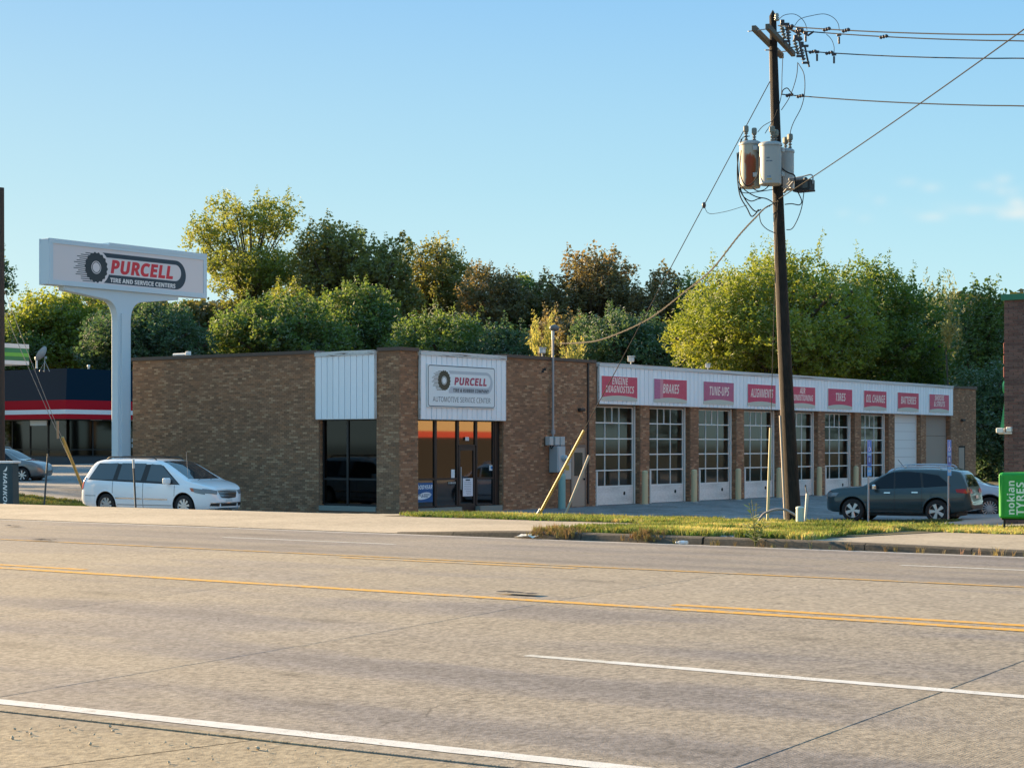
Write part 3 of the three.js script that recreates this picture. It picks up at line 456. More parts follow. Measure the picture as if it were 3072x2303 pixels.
  note('street_number', 'small white lettering on the glass beside the entrance door', 'lettering', 1343, 1367, 1444, 1452.5, (g, w, h) => { g.fillStyle = '#10130f'; g.fillRect(0, 0, w, h); g.fillStyle = '#b9bfbf'; for (let i = 0; i < 6; i++) g.fillRect(w * (.04 + .155 * i), h * .16, w * (.07 + .03 * (i % 3)), h * .66); }, .012, 256);
}

// ------------------------------------------------------------------ signs
function drawLogo(g, w, h, o) { // tyre with speed streaks, capsule outline, name and line of text
  const cx = o.tx * w, cy = o.ty * h, rx = o.rx * w, ry = o.ry * h;
  g.fillStyle = o.capsule; const x0 = o.c0 * w, x1 = o.c1 * w, y0 = o.v0 * h, y1 = o.v1 * h, R = (y1 - y0) / 2;
  g.beginPath(); g.moveTo(x0, y0); g.lineTo(x1 - R, y0); g.arc(x1 - R, y0 + R, R, -Math.PI / 2, Math.PI / 2); g.lineTo(x0, y1); g.closePath(); g.fill();
  g.fillStyle = o.bg; const i0 = y0 + o.top * h, i1 = y1 - o.bot * h, r2 = (i1 - i0) / 2, xr = x1 - o.right * w;
  g.beginPath(); g.moveTo(x0 - 2, i0); g.lineTo(xr - r2, i0); g.arc(xr - r2, i0 + r2, r2, -Math.PI / 2, Math.PI / 2); g.lineTo(x0 - 2, i1); g.closePath(); g.fill();
  g.beginPath(); g.ellipse(cx, cy, rx * 1.16, ry * 1.14, 0, 0, 7); g.fill();
  g.fillStyle = o.tyre; // speed streaks to the left, then the toothed tyre
  for (let i = 0; i < 15; i++) { const t = -1 + 2 * (i + .5) / 15, e = Math.sqrt(Math.max(0, 1 - t * t)); const xs = cx - rx * e * .6, len = rx * (1.0 + .35 * ((i * 7) % 3) / 2) * (.55 + .45 * e); g.fillRect(xs - len, cy + t * ry * .97, len, ry * .05); }
  g.beginPath(); for (let i = 0; i < 72; i++) { const a = i / 72 * 6.2832, k = i % 4 < 2 ? 1 : .93; g.lineTo(cx + rx * k * Math.cos(a), cy + ry * k * Math.sin(a)); } g.closePath(); g.fill();
  g.fillStyle = o.bg; g.beginPath(); g.ellipse(cx, cy, rx * .42, ry * .42, 0, 0, 7); g.fill();
  g.strokeStyle = o.tyre; g.lineWidth = Math.max(2, ry * .05); g.beginPath(); g.ellipse(cx, cy, rx * .34, ry * .34, 0, 0, 7); g.stroke();
  const text = (s, x, y, size, width, col, skew) => { g.save(); g.translate(x * w, y * h); g.transform(1, 0, skew, 1, 0, 0); g.fillStyle = col; g.font = `bold ${Math.round(size * h)}px sans-serif`; g.textAlign = 'left'; const m = g.measureText(s).width; g.scale(width * w / m, 1); g.lineWidth = size * h * .05; g.strokeStyle = col; g.strokeText(s, 0, 0); g.fillText(s, 0, 0); g.restore(); };
  text('PURCELL', o.nx, o.ny, o.ns, o.nw, o.red, -.18); text(o.sub, o.sx, o.sy, o.ss, o.sw, o.subCol, o.subSkew);
}
{ // the pylon sign beside the left end of the building
  const s = thing('pylon_sign', 'tall white pylon sign on a flared pale blue post', 'sign', V(-46.92, .02, -42.0));
  const paint = phys([.52, .63, .71], .45), faceM = mat([1, 1, 1], .45, { map: canvasTex(2048, 352, (g, w, h) => {
    g.fillStyle = '#d8d0d2'; g.fillRect(0, 0, w, h);
    drawLogo(g, w, h, { bg: '#d8d0d2', capsule: '#1f3646', tyre: '#1c2c36', tx: .272, ty: .545, rx: .074, ry: .43, c0: .305, c1: .875, v0: .11, v1: .955, top: .125, bot: .245, right: .034, nx: .358, ny: .655, ns: .50, nw: .425, red: '#cf2b3a', sub: 'TIRE AND SERVICE CENTERS', sx: .362, sy: .915, ss: .165, sw: .44, subCol: '#dcd8d8', subSkew: 0 });
  }) });
  const y0 = 7.36, y1 = 8.84, z0 = 3.25, z1 = -3.73, hx = .225;
  obj('cabinet', merge([rbox(hx * 2, y1 - y0, z0 - z1, .02, 0, (y0 + y1) / 2, (z0 + z1) / 2)]), paint, s);
  const f = obj('sign_face', new THREE.PlaneGeometry(z0 - z1 - .3, y1 - y0 - .3).rotateY(Math.PI / 2).translate(hx + .004, (y0 + y1) / 2, (z0 + z1) / 2), faceM, s);
  obj('sign_face', new THREE.PlaneGeometry(z0 - z1 - .3, y1 - y0 - .3).rotateY(-Math.PI / 2).translate(-hx - .004, (y0 + y1) / 2, (z0 + z1) / 2), faceM, s);
  const rim = [], w = .15; for (const sx of [-1, 1]) rim.push(span(sx * hx - .03, sx * hx + .03, y1 - w, y1 + .002, z1, z0), span(sx * hx - .03, sx * hx + .03, y0 - .002, y0 + w, z1, z0), span(sx * hx - .029, sx * hx + .029, y0 + w, y1 - w, z0 - w, z0 + .003), span(sx * hx - .029, sx * hx + .029, y0 + w, y1 - w, z1 - .003, z1 + w));
  obj('rim', rim, paint, s); obj('top_cap', span(-hx - .04, hx + .04, y1 - .05, y1 + .07, z1 - .004, .75), paint, s);
  const flare = new THREE.Shape(); flare.moveTo(-.27, 0); flare.lineTo(.27, 0); flare.lineTo(.27, 6.35); flare.quadraticCurveTo(.29, 7.02, .85, 7.06); flare.lineTo(2.45, 7.24); flare.lineTo(2.45, 7.34); flare.lineTo(-2.55, 7.34); flare.lineTo(-2.55, 7.24); flare.lineTo(-.85, 7.06); flare.quadraticCurveTo(-.29, 7.02, -.27, 6.35); flare.closePath();
  obj('post', new THREE.ExtrudeGeometry(flare, { depth: .26, bevelEnabled: true, bevelSize: .025, bevelThickness: .025, bevelSegments: 2, curveSegments: 10 }).translate(0, 0, -.13).rotateY(Math.PI / 2), paint, s);
  obj('post_core', span(-.22, .22, 0, 6.6, -.16, .16), paint, s);
}
{ // the panel sign on the building
  const p0 = sideP(1281, SX + .14), p1 = sideP(1484, SX + .14), y0 = 3.42, y1 = 4.80, s = thing('wall_sign', 'white panel sign with a tyre logo over the storefront door', 'sign', V(SX + .106, 0, -(p0 + p1) / 2)), w = p1 - p0;
  obj('panel', rbox(.05, y1 - y0, w, .012, .027, (y0 + y1) / 2, 0), mat([.78, .8, .8], .5), s);
  obj('print', new THREE.PlaneGeometry(w - .03, y1 - y0 - .03).rotateY(Math.PI / 2).translate(.056, (y0 + y1) / 2, 0), mat([1, 1, 1], .45, { map: canvasTex(1400, 540, (g, W, H) => {
    g.fillStyle = '#e2e9ec'; g.fillRect(0, 0, W, H); g.strokeStyle = '#2f4a58'; g.lineWidth = 11; g.beginPath(); g.roundRect(10, 10, W - 20, H - 20, 34); g.stroke();
    drawLogo(g, W, H, { bg: '#e2e9ec', capsule: '#b9c3cc', tyre: '#33382a', tx: .235, ty: .365, rx: .093, ry: .245, c0: .3, c1: .965, v0: .125, v1: .66, top: .075, bot: .155, right: .035, nx: .375, ny: .455, ns: .245, nw: .495, red: '#a8405c', sub: 'TIRE & RUBBER COMPANY', sx: .362, sy: .625, ss: .105, sw: .54, subCol: '#3a4650', subSkew: -.15 });
    g.fillStyle = '#3b4850'; g.font = '92px sans-serif'; g.textAlign = 'center'; g.fillText('AUTOMOTIVE SERVICE CENTER', W / 2, H * .875, W * .86);
  }) }), s);
}
{ // nine red service signs on the garage fascia
  const list = [[55.62, ['ENGINE', 'DIAGNOSTICS'], .8, '#cc4660', 'first'], [59.23, ['BRAKES'], .5, '#cb4a64', ''], [62.95, ['TUNE-UPS'], .66, '#b9607f', ''], [66.54, ['ALIGNMENTS'], .8, '#c94263', ''], [70.2, ['AIR', 'CONDITIONING'], .82, '#ca4761', ''], [73.88, ['TIRES'], .42, '#c84464', ''], [77.55, ['OIL CHANGE'], .86, '#c9465f', ''], [81.25, ['BATTERIES'], .74, '#ca475e', ''], [84.96, ['SHOCKS', '& STRUTS'], .56, '#c7566f', '']];
  const look = { 'TUNE-UPS': 'faded pink sign reading tune-ups on the white fascia', BRAKES: 'red sign with a faded left strip reading brakes' };
  list.forEach(([p, words, tw, col], i) => {
    const w = 2.42, h = .89, s = thing('service_sign', look[words[0]] ?? `red sign reading ${words.join(' ').toLowerCase().replace('&', 'and')} above the garage doors`, 'sign', V(SX + .106, 3.845, -(p + w / 2)), 0, 'service signs on the white garage fascia');
    obj('panel', box(.03, h, w, .016, h / 2, 0), mat([.75, .75, .72], .5), s);
    obj('print', new THREE.PlaneGeometry(w - .01, h - .01).rotateY(Math.PI / 2).translate(.0335, h / 2, 0), mat([1, 1, 1], .5, { map: canvasTex(720, 264, (g, W, H) => {
      g.fillStyle = '#c3c5b9'; g.fillRect(0, 0, W, H); g.fillStyle = col; g.beginPath(); g.moveTo(0, 0); g.lineTo(W, 0); g.lineTo(W, H * .88); g.quadraticCurveTo(W / 2, H * .70, 0, H * .88); g.closePath(); g.fill();
      if (words[0] === 'BRAKES') { g.fillStyle = '#b9688d'; g.fillRect(0, 0, W * .18, H * .86); g.fillStyle = '#d08a97'; g.fillRect(W * .18, 0, W * .09, H * .83); }
      const R = rng(i + 3); for (let k = 0; k < 260; k++) { g.fillStyle = `rgba(225,190,195,${.05 + .10 * R()})`; g.fillRect(R() * W, R() * H * .8, 3 + 26 * R(), 2 + 10 * R()); }
      g.fillStyle = '#ecdcd2'; g.textAlign = 'center'; const two = words.length > 1; words.forEach((t, k) => { g.save(); g.translate(W / 2, two ? H * (.33 + .34 * k) : H * .60); g.transform(1, 0, -.14, 1, 0, 0); g.font = `bold ${two ? 108 : 132}px sans-serif`; const m = g.measureText(t).width, want = W * tw * (two && k === 0 && words[0] !== 'SHOCKS' ? (words[0] === 'AIR' ? .26 : .56) : two && words[0] === 'SHOCKS' && k === 0 ? .86 : 1); g.scale(want / m, two ? .98 : 1.12); g.fillText(t, 0, 0); g.restore(); });
    }) }), s);
  });
}
function parkingSign(px, pyBase, D, label) {
  const b = at(px, pyBase, D); b.y = Math.min(b.y, landY(b.x, -b.z)); const s = thing('parking_sign', label, 'sign', b, 0, 'accessible parking signs before the suv'), topY = EYE + (HY - 1319) / FOC * D - b.y;
  obj('post', merge([box(.012, topY - .3, .05, 0, (topY - .3) / 2, 0), box(.03, topY - .3, .012, -.012, (topY - .3) / 2, .025), box(.03, topY - .3, .012, -.012, (topY - .3) / 2, -.025)]), M.galv, s);
  const face = (y0, y1, draw, w = .305) => { obj('plate', rbox(.006, y1 - y0, w, .002, .022, (y0 + y1) / 2, 0), mat([.1, .2, .45], .5), s); obj('print', new THREE.PlaneGeometry(w - .01, y1 - y0 - .01).rotateY(Math.PI / 2).translate(.0265, (y0 + y1) / 2, 0), mat([1, 1, 1], .5, { map: canvasTex(128, Math.round(128 * (y1 - y0) / w), draw) }), s); };
  face(topY - .80, topY, (g, w, h) => { g.fillStyle = '#0a6fd8'; g.fillRect(0, 0, w, h); g.strokeStyle = '#8fb6e4'; g.lineWidth = 3; g.strokeRect(6, 6, w - 12, h - 12); g.fillStyle = '#cfe0f2'; g.beginPath(); g.arc(w * .44, h * .1, 8, 0, 7); g.fill(); g.lineWidth = 8; g.strokeStyle = '#cfe0f2'; g.beginPath(); g.moveTo(w * .44, h * .14); g.lineTo(w * .46, h * .29); g.lineTo(w * .68, h * .29); g.lineTo(w * .78, h * .40); g.stroke(); g.lineWidth = 7; g.beginPath(); g.arc(w * .46, h * .34, 27, -.1, 4.2); g.stroke(); g.fillStyle = '#58a2e0'; g.fillRect(12, h * .48, w - 24, h * .12); g.fillStyle = '#0850a8'; g.fillRect(12, h * .62, w - 24, h * .3); g.fillStyle = '#6fa6dc'; g.fillRect(w * .3, h * .68, w * .4, h * .17); });
  face(topY - 1.10, topY - .82, (g, w, h) => { g.fillStyle = '#36a0ee'; g.fillRect(0, 0, w, h); g.fillStyle = '#7fb2e2'; g.fillRect(16, h * .3, w - 32, h * .3); });
}
parkingSign(2607, 1577, 55.5, 'blue accessible parking sign on a post before the front of the dark suv'); parkingSign(2847, 1567, 56, 'blue accessible parking sign on a post before the tail of the dark suv');

// ------------------------------------------------------------------ things on and along the service building
for (let i = 0; i < 7; i++) { // painted bollards before the piers
  const pxs = [1935, 2083, 2215.5, 2338, 2459, 2569], P = bays[i] + BAYW + .18; if (i > 5) continue;
  const b = thing('bollard', ['cream bollard between the engine diagnostics and brakes bays', 'cream bollard between the brakes and tune-ups bays', 'cream bollard between the tune-ups and alignments bays', 'cream bollard just left of the utility pole, after the alignments bay', 'cream bollard before the pier left of the tires bay', 'cream bollard between the tires and oil change bays'][i], 'bollard', V(SX + .55, landY(SX + .55, P) - .02, -(sideP(pxs[i], SX + .55))), 0, 'cream bollards before the garage piers');
  obj('pipe', lathe([[0, 1.32], [.09, 1.3], [.115, 1.25], [.115, 0]].reverse(), 16), mat([.58, .50, .30], .6), b); obj('base_collar', lathe([[.115, .0], [.17, 0], [.16, .05], [.115, .07]], 16), M.concreteGrey, b);
}
{ // electric service: cabinet, meter and mast
  const z = (px) => -sideP(px, SX + .2), s = thing('electric_cabinet', 'grey electric cabinet with a round meter and tall mast on the brick wall', 'electric box', V(SX, 0, z(1670)));
  const grey = mat([.37, .42, .45], .5, { metalness: .2 }); const zc = z(1670), zz = (px) => z(px) - zc;
  obj('cabinet', rbox(.36, .92, zz(1660) - zz(1684), .02, .2, 1.72, (zz(1660) + zz(1684)) / 2), grey, s);
  obj('cover', rbox(.015, .82, zz(1661) - zz(1683) - .04, .004, .388, 1.72, (zz(1660) + zz(1684)) / 2), mat([.43, .47, .49], .5), s);
  obj('meter', merge([new THREE.CylinderGeometry(.11, .12, .12, 20).rotateZ(Math.PI / 2).translate(.44, 1.76, zz(1676)), new THREE.SphereGeometry(.09, 16, 10).scale(.8, 1, 1).translate(.52, 1.76, zz(1676))]), phys([.45, .48, .5], .15), s);
  for (const [px, w] of [[1651, .22], [1669, .26], [1685, .26]]) obj('connector_box', rbox(.2, .30, w, .02, .16, 2.36, zz(px)), mat([.45, .47, .47], .5), s);
  obj('mast', merge([rod(V(.13, 2.2, zz(1664)), V(.13, 6.05, zz(1664)), .042, .042, 12), rod(V(.13, 2.6, zz(1664)), V(.13, 2.75, zz(1664)), .08, .08, 12)]), mat([.30, .31, .33], .5, { metalness: .4 }), s);
  obj('mast', merge([rod(V(.13, 5.9, zz(1664)), V(.13, 6.25, zz(1664)), .052, .052, 12)]), M.galv, s);
  obj('weatherhead', merge([new THREE.SphereGeometry(.15, 14, 10).scale(1, .8, 1.5).translate(.13, 6.3, zz(1668))]), mat([.12, .12, .12], .5), s);
  obj('wire', merge([tube([V(.2, 2.25, zz(1651)), V(.22, 2.1, zz(1652)), V(.2, 2.18, zz(1660))], .02), tube([V(.2, 2.25, zz(1670)), V(.22, 2.12, zz(1674)), V(.2, 2.2, zz(1682))], .02)]), M.wire, s);
  const g = thing('junction_box', 'pale box with a yellow sticker on the brick wall beside the tan door', 'electric box', V(SX, 0, -sideP(1699, SX + .1)));
  obj('box_body', rbox(.16, .62, .44, .015, .09, 1.32, 0), mat([.50, .48, .43], .6), g); obj('hood', rbox(.2, .16, .5, .02, .1, 1.70, .06), mat([.40, .42, .42], .6), g); obj('warning_sticker', box(.004, .18, .22, .172, 1.42, .04), mat([.5, .36, .06], .6), g);
  const p = thing('guard_pipe', 'thick turquoise pipe bollard below the grey electric cabinet', 'bollard', V(SX + .5, 0, -sideP(1685.5, SX + .5)));
  obj('pipe', lathe([[.13, 0], [.13, 1.12], [.12, 1.2], [.06, 1.24], [0, 1.25]], 20), mat([.22, .40, .38], .6), p);
}
function floodlight(name, label, p, turn, s = 1, dark) { const t = thing(name, label, 'flood light', p, turn); const m = dark ? M.black : mat([.55, .54, .50], .5); obj('housing', [rbox(.34 * s, .26 * s, .18 * s, .03 * s, 0, .30 * s, 0), rbox(.40 * s, .05 * s, .22 * s, .01 * s, 0, .44 * s, .02)], m, t); obj('lens', rbox(.28 * s, .2 * s, .02 * s, .005, 0, .30 * s, .1 * s), phys([.6, .62, .62], .1), t); obj('stem', rod(V(0, 0, 0), V(0, .2 * s, 0), .03 * s), m, t); }
floodlight('roof_floodlight', 'pale flood light on the parapet left of the mast', V(SX - .1, TOP + .11, -sideP(1627, SX - .1)), Math.PI / 2, .7);
floodlight('roof_floodlight', 'pale flood light on the fascia above the engine diagnostics sign', V(SX - .1, TOP + .02, -sideP(1893, SX - .1)), Math.PI / 2, .75);
floodlight('roof_floodlight', 'small flood light on the fascia between the brakes and tune-ups signs', V(SX - .1, TOP + .02, -sideP(2124, SX - .1)), Math.PI / 2, .6);
{ const x = frontX(545, 44.6), t = thing('roof_tube', 'white tube lying on the parapet at the left end', 'pipe', V(x, TOP + .11, -44.55)); obj('pipe', rod(V(-.36, .06, 0), V(.28, .06, 0), .05), M.white, t); obj('fitting', rbox(.16, .14, .14, .02, .36, .09, 0), M.white, t); }

// ------------------------------------------------------------------ the utility pole, what hangs on it, and its wires
const PD = 40; const pole = (px, py, d = 0) => at(px, py, PD + d);
{
  const a = pole(2383, 1580), b = pole(2319, 48), t = thing('utility_pole', 'tall dark leaning wooden utility pole with two crossarms', 'utility pole', V(a.x, landY(a.x, -a.z) - .1, a.z)), o = t.position, L = (v) => v.clone().sub(o);
  const barkA = tileNoise(60, 71), barkB = tileNoise(12, 72), wood = mat([1, 1, 1], .9, { map: tiled(1, (u, v) => { const k = .6 + .8 * (barkA(u, v * .12) - .5) + .5 * (barkB(u, v * .3) - .5); return [.026 * k, .019 * k, .015 * k]; }), bumpMap: bumpTile(.3), bumpScale: .006 });
  const n = 24, rows = 40, pos = [], idx = [], uv = [], pa = L(V(o.x, o.y, o.z)), pb = L(b), rad = (k) => lerp(.168, .076, k) + .02 * Math.exp(-k * 30);
  for (let j = 0; j <= rows; j++) for (let i = 0; i <= n; i++) { const k = j / rows, th = i / n * 6.2832, r = rad(k) * (1 + .05 * (fbm(Math.cos(th) * 2 + 5, Math.sin(th) * 2 + k * 3, 3) - .5)), bow = .05 * Math.sin(k * Math.PI); const c = pa.clone().lerp(pb, k); pos.push(c.x + r * Math.cos(th) - bow, c.y, c.z + r * Math.sin(th)); uv.push(i / n, k * 11); }
  for (let j = 0; j < rows; j++) for (let i = 0; i < n; i++) { const p = j * (n + 1) + i, q = p + n + 1; idx.push(p, q, p + 1, p + 1, q, q + 1); }
  const g = new THREE.BufferGeometry(); g.setAttribute('position', new THREE.Float32BufferAttribute(pos, 3)); g.setAttribute('uv', new THREE.Float32BufferAttribute(uv, 2)); g.setIndex(idx); g.computeVertexNormals(); obj('shaft', g, wood, t);
  obj('pointed_top', new THREE.ConeGeometry(.078, .14, 16).translate(pb.x, pb.y + .07, pb.z), wood, t);
  const armW = mat([.13, .12, .10], .9, { bumpMap: bumpTile(.3), bumpScale: .004 });
  const arm = (p, q) => { const A = L(p), B = L(q), d = B.clone().sub(A), g = rbox(d.length(), .115, .095, .008); const m = new THREE.Matrix4().makeBasis(d.clone().normalize(), V(0, 1, 0), d.clone().normalize().cross(V(0, 1, 0))); g.applyMatrix4(m).translate(...A.add(B).multiplyScalar(.5).toArray()); return obj('crossarm', g, armW, t); };
  const a1 = at(2262, 84, 38.6), a2 = at(2346, 163, 41.37); a2.y = a1.y; arm(a1, a2);
  const b1 = at(2303, 79, 38.75), b2 = at(2381, 158, 41.5); b2.y = b1.y; arm(b1, b2);
  obj('brace', [rod(L(at(2245, 94, 38.7)), L(at(2300, 87, 38.8)), .012), rod(L(at(2296, 150, 40)), L(at(2340, 150, 40.3)), .014), rod(L(at(2342, 155, 41)), L(at(2376, 152, 41.2)), .012)], M.steel, t);
  obj('ground_wire', tube([...Array(9)].map((_, i) => { const k = i / 8 * .93; const c = pa.clone().lerp(pb, k); return V(c.x - rad(k) * .87 - .05 * Math.sin(k * Math.PI) - .012, c.y + .1, c.z + rad(k) * .45); }), .011, 30), mat([.45, .36, .28], .7), t);
  obj('conduit', rod(pa.clone().lerp(pb, .0).add(V(-.165, .1, .09)), pa.clone().lerp(pb, .22).add(V(-.19, 0, .06)), .03), mat([.50, .44, .38], .6), t);
  obj('pole_band', [new THREE.TorusGeometry(.118, .012, 6, 20).rotateX(Math.PI / 2).translate(...L(pole(2358, 562)).toArray()), rbox(.05, .05, .02, .004, ...L(pole(2356, 560, -.12)).toArray())], M.steel, t);
  // pin and strain insulators on the arms
  const porcelain = mat([.30, .31, .28], .3);
  const pin = lathe([[0, 0], [.05, 0], [.06, .03], [.03, .04], [.06, .07], [.03, .085], [.05, .11], [.035, .16], [0, .17]], 12);
  obj('pin_insulator', pin.clone().translate(...L(pole(2331, 62, -.1)).toArray()), porcelain, t);
}
// fused cutouts and arresters: dark clusters along the far arm
const shed = (n, r, h) => { const p = [[.018, 0]]; for (let i = 0; i < n; i++) p.push([.018, h * i / n], [r, h * (i + .45) / n], [r, h * (i + .55) / n], [.02, h * (i + .9) / n]); p.push([.018, h], [0, h]); return lathe(p, 12); };
const cutM = mat([.05, .04, .045], .4), cutG = mat([.16, .17, .16], .4);
[[2352, 100, 40.2, 'on the crossarm nearest the pole'], [2392, 145, 40.8, 'in the middle of the far crossarm'], [2410, 165, 41.2, 'at the far end of the crossarm']].forEach(([px, py, D, where]) => {
  const t = thing('fuse_cutout', 'dark porcelain fuse cutout ' + where, 'electrical device', at(px, py, D), .6, 'fuse cutouts and arresters on the crossarm');
  obj('insulator', shed(5, .055, .34).rotateZ(.25).translate(.02, -.12, 0), cutG, t); obj('fuse_tube', rod(V(.13, -.28, .05), V(.03, .2, .05), .022), cutM, t); obj('bracket', [rbox(.2, .05, .06, .01, .02, .2, .02), rbox(.16, .05, .05, .01, .06, -.18, .03), rbox(.09, .12, .08, .02, -.03, .24, 0), rod(V(-.14, .02, 0), V(.02, .04, 0), .014)], cutM, t);
});
[[2366, 112, 40.4, 'just right of the pole'], [2398, 118, 40.9, 'standing high on the far crossarm']].forEach(([px, py, D, where]) => { const t = thing('surge_arrester', 'stubby dark surge arrester ' + where, 'electrical device', at(px, py, D), .3); obj('arrester_body', shed(4, .065, .26).translate(0, -.05, 0), cutG, t); obj('cap', rbox(.16, .09, .12, .03, .02, .22, 0), cutM, t); obj('clamp', [rod(V(0, .2, 0), V(.22, .06, .04), .02), rod(V(.2, .06, .04), V(.34, .14, .06), .022)], cutM, t); });
function wire(name, label, pts, r = .012, m = M.wire, cat = 'wire') { const o = obj(name, tube(pts, r, Math.max(20, pts.length * 10), 5), m); return tag(o, label, cat); }
const arcPts = (a, b, sag, n = 9) => [...Array(n)].map((_, i) => { const k = i / (n - 1), p = a.clone().lerp(b, k); p.y -= sag * 4 * k * (1 - k); return p; });
function lineOut(px, py, D, ex, ey, ED, label, extra) {
  const a = at(px, py, D), b = at(ex, ey, ED), c = b.clone().add(b.clone().sub(a).multiplyScalar(1.2)); const t = thing('power_line', label, 'wire', a, 0, 'power lines leaving the pole to the right'), L = (v) => v.clone().sub(a);
  const crv = new THREE.CatmullRomCurve3([...arcPts(L(a), L(b), .05), L(c)]); obj('conductor', new THREE.TubeGeometry(crv, 60, .013, 5), M.wire, t); const len = crv.getLength();
  const d = b.clone().sub(a).normalize(); const ins = extra ?? [.5, 1.1]; for (const k of ins) { const p = crv.getPointAt(k / len); obj('strain_insulator', shed(3, .04, .22).translate(0, -.11, 0).rotateZ(-Math.PI / 2).rotateY(Math.atan2(-d.z, d.x)).translate(p.x, p.y, p.z), cutM, t); }
}
lineOut(2335, 77, 38.9, 3072, 104, 33, 'upper power line leaving the pole to the right', [.4, 1.6, 2.2]); lineOut(2350, 88, 40.2, 3072, 123, 35, 'second power line close below the upper one', [.5, 3.0]); lineOut(2400, 152, 41.2, 3072, 175, 36.5, 'third power line from the far end of the crossarm', [.4, .9]);
lineOut(2346, 283, 40, 3072, 318, 34.5, 'lowest power line leaving the pole at mid height', [.25, .6]);
wire('cable', 'long straight cable rising from the pole towards the right edge', arcPts(pole(2338, 596, -.2), at(3300, -78, 24), .06), .011, mat([.012, .012, .013], .95));
{ // twisted service drop to the mast on the roof
  const px = [[2336, 604, 39.85], [2300, 622, 40], [2270, 650, 40.5], [2222, 701, 41.5], [2139, 805, 43.5], [2055, 875, 46.5], [1944, 958, 51], [1805, 1018, 57], [1740, 1028, 61], [1680, 1030, 64.9]].map(([a, b, d]) => at(a, b, d)), c = new THREE.CatmullRomCurve3(px), strands = [];
  for (let s = 0; s < 3; s++) { const pts = []; for (let i = 0; i <= 220; i++) { const p = c.getPoint(i / 220), th = i * .75 + s * 2.094; pts.push(p.add(V(.015 * Math.cos(th), .015 * Math.sin(th), .012 * Math.cos(th)))); } strands.push(new THREE.TubeGeometry(new THREE.CatmullRomCurve3(pts), 440, .011, 5)); }
  tag(obj('service_drop', strands, mat([.045, .042, .038], .95)), 'thick twisted service cable sagging from the pole to the roof mast', 'cable');
}
const guyM = mat([.03, .03, .03], .95);
{ // guys with their guards
  const g1b = at(1616, 1549, 44.1), g1t = pole(2318, 230); g1b.y = landY(g1b.x, -g1b.z) + .02;
  wire('guy_wire', 'long guy wire from the pole down to the yellow guard', [g1t, g1b], .010, guyM); const k = .21;
  const gd = thing('guy_guard', 'yellow plastic guy guard slanting from the grass before the wall', 'guy guard', g1b); obj('guard_tube', rod(V(0, 0, 0), g1t.clone().sub(g1b).multiplyScalar(k), .035, .032, 10), mat([.50, .34, .07], .5), gd); obj('anchor_rod', rod(V(-.06, -.05, .05), V(.05, .16, 0), .03), M.galv, gd);
  obj('guard_slit', rod(V(.015, .02, .034), g1t.clone().sub(g1b).multiplyScalar(k).add(V(.015, 0, .031)), .008, .008, 5), mat([.28, .17, .04], .6), gd);
  const ins = g1b.clone().lerp(g1t, .727), sp = thing('guy_insulator', 'small strain insulator halfway up the long guy wire', 'insulator', ins); obj('insulator_body', new THREE.SphereGeometry(.045, 10, 8).scale(1, 1.6, 1), cutM, sp); obj('tail_wire', tube([V(0, 0, 0), V(.1, -.18, 0), V(.5, -.2, .05), V(1.15, -.1, .1)], .006, 20, 4), M.wire, sp);
  const p = at(1693, 1548, 43.6), q = at(1768, 1366, 43.6); const g2 = thing('guy_guard', 'grey weathered guy guard leaning alone right of the yellow one', 'guy guard', V(p.x, landY(p.x, -p.z), p.z)); obj('guard_tube', rod(V(0, 0, 0), q.clone().sub(p).add(V(0, p.y - landY(p.x, -p.z), 0)), .03, .034, 8), mat([.36, .34, .30], .7), g2);
  const r = at(2303, 1572, 39.4), u = pole(2334, 600, -.1); r.y = landY(r.x, -r.z); wire('guy_wire', 'steep guy wire close to the left of the pole', [u, r], .009, guyM); const g3 = thing('guy_guard', 'cream upright guy guard left of the pole foot', 'guy guard', r); obj('guard_tube', rod(V(0, 0, 0), u.clone().sub(r).multiplyScalar(.295), .031, .027, 10), mat([.45, .42, .24], .5), g3);
}
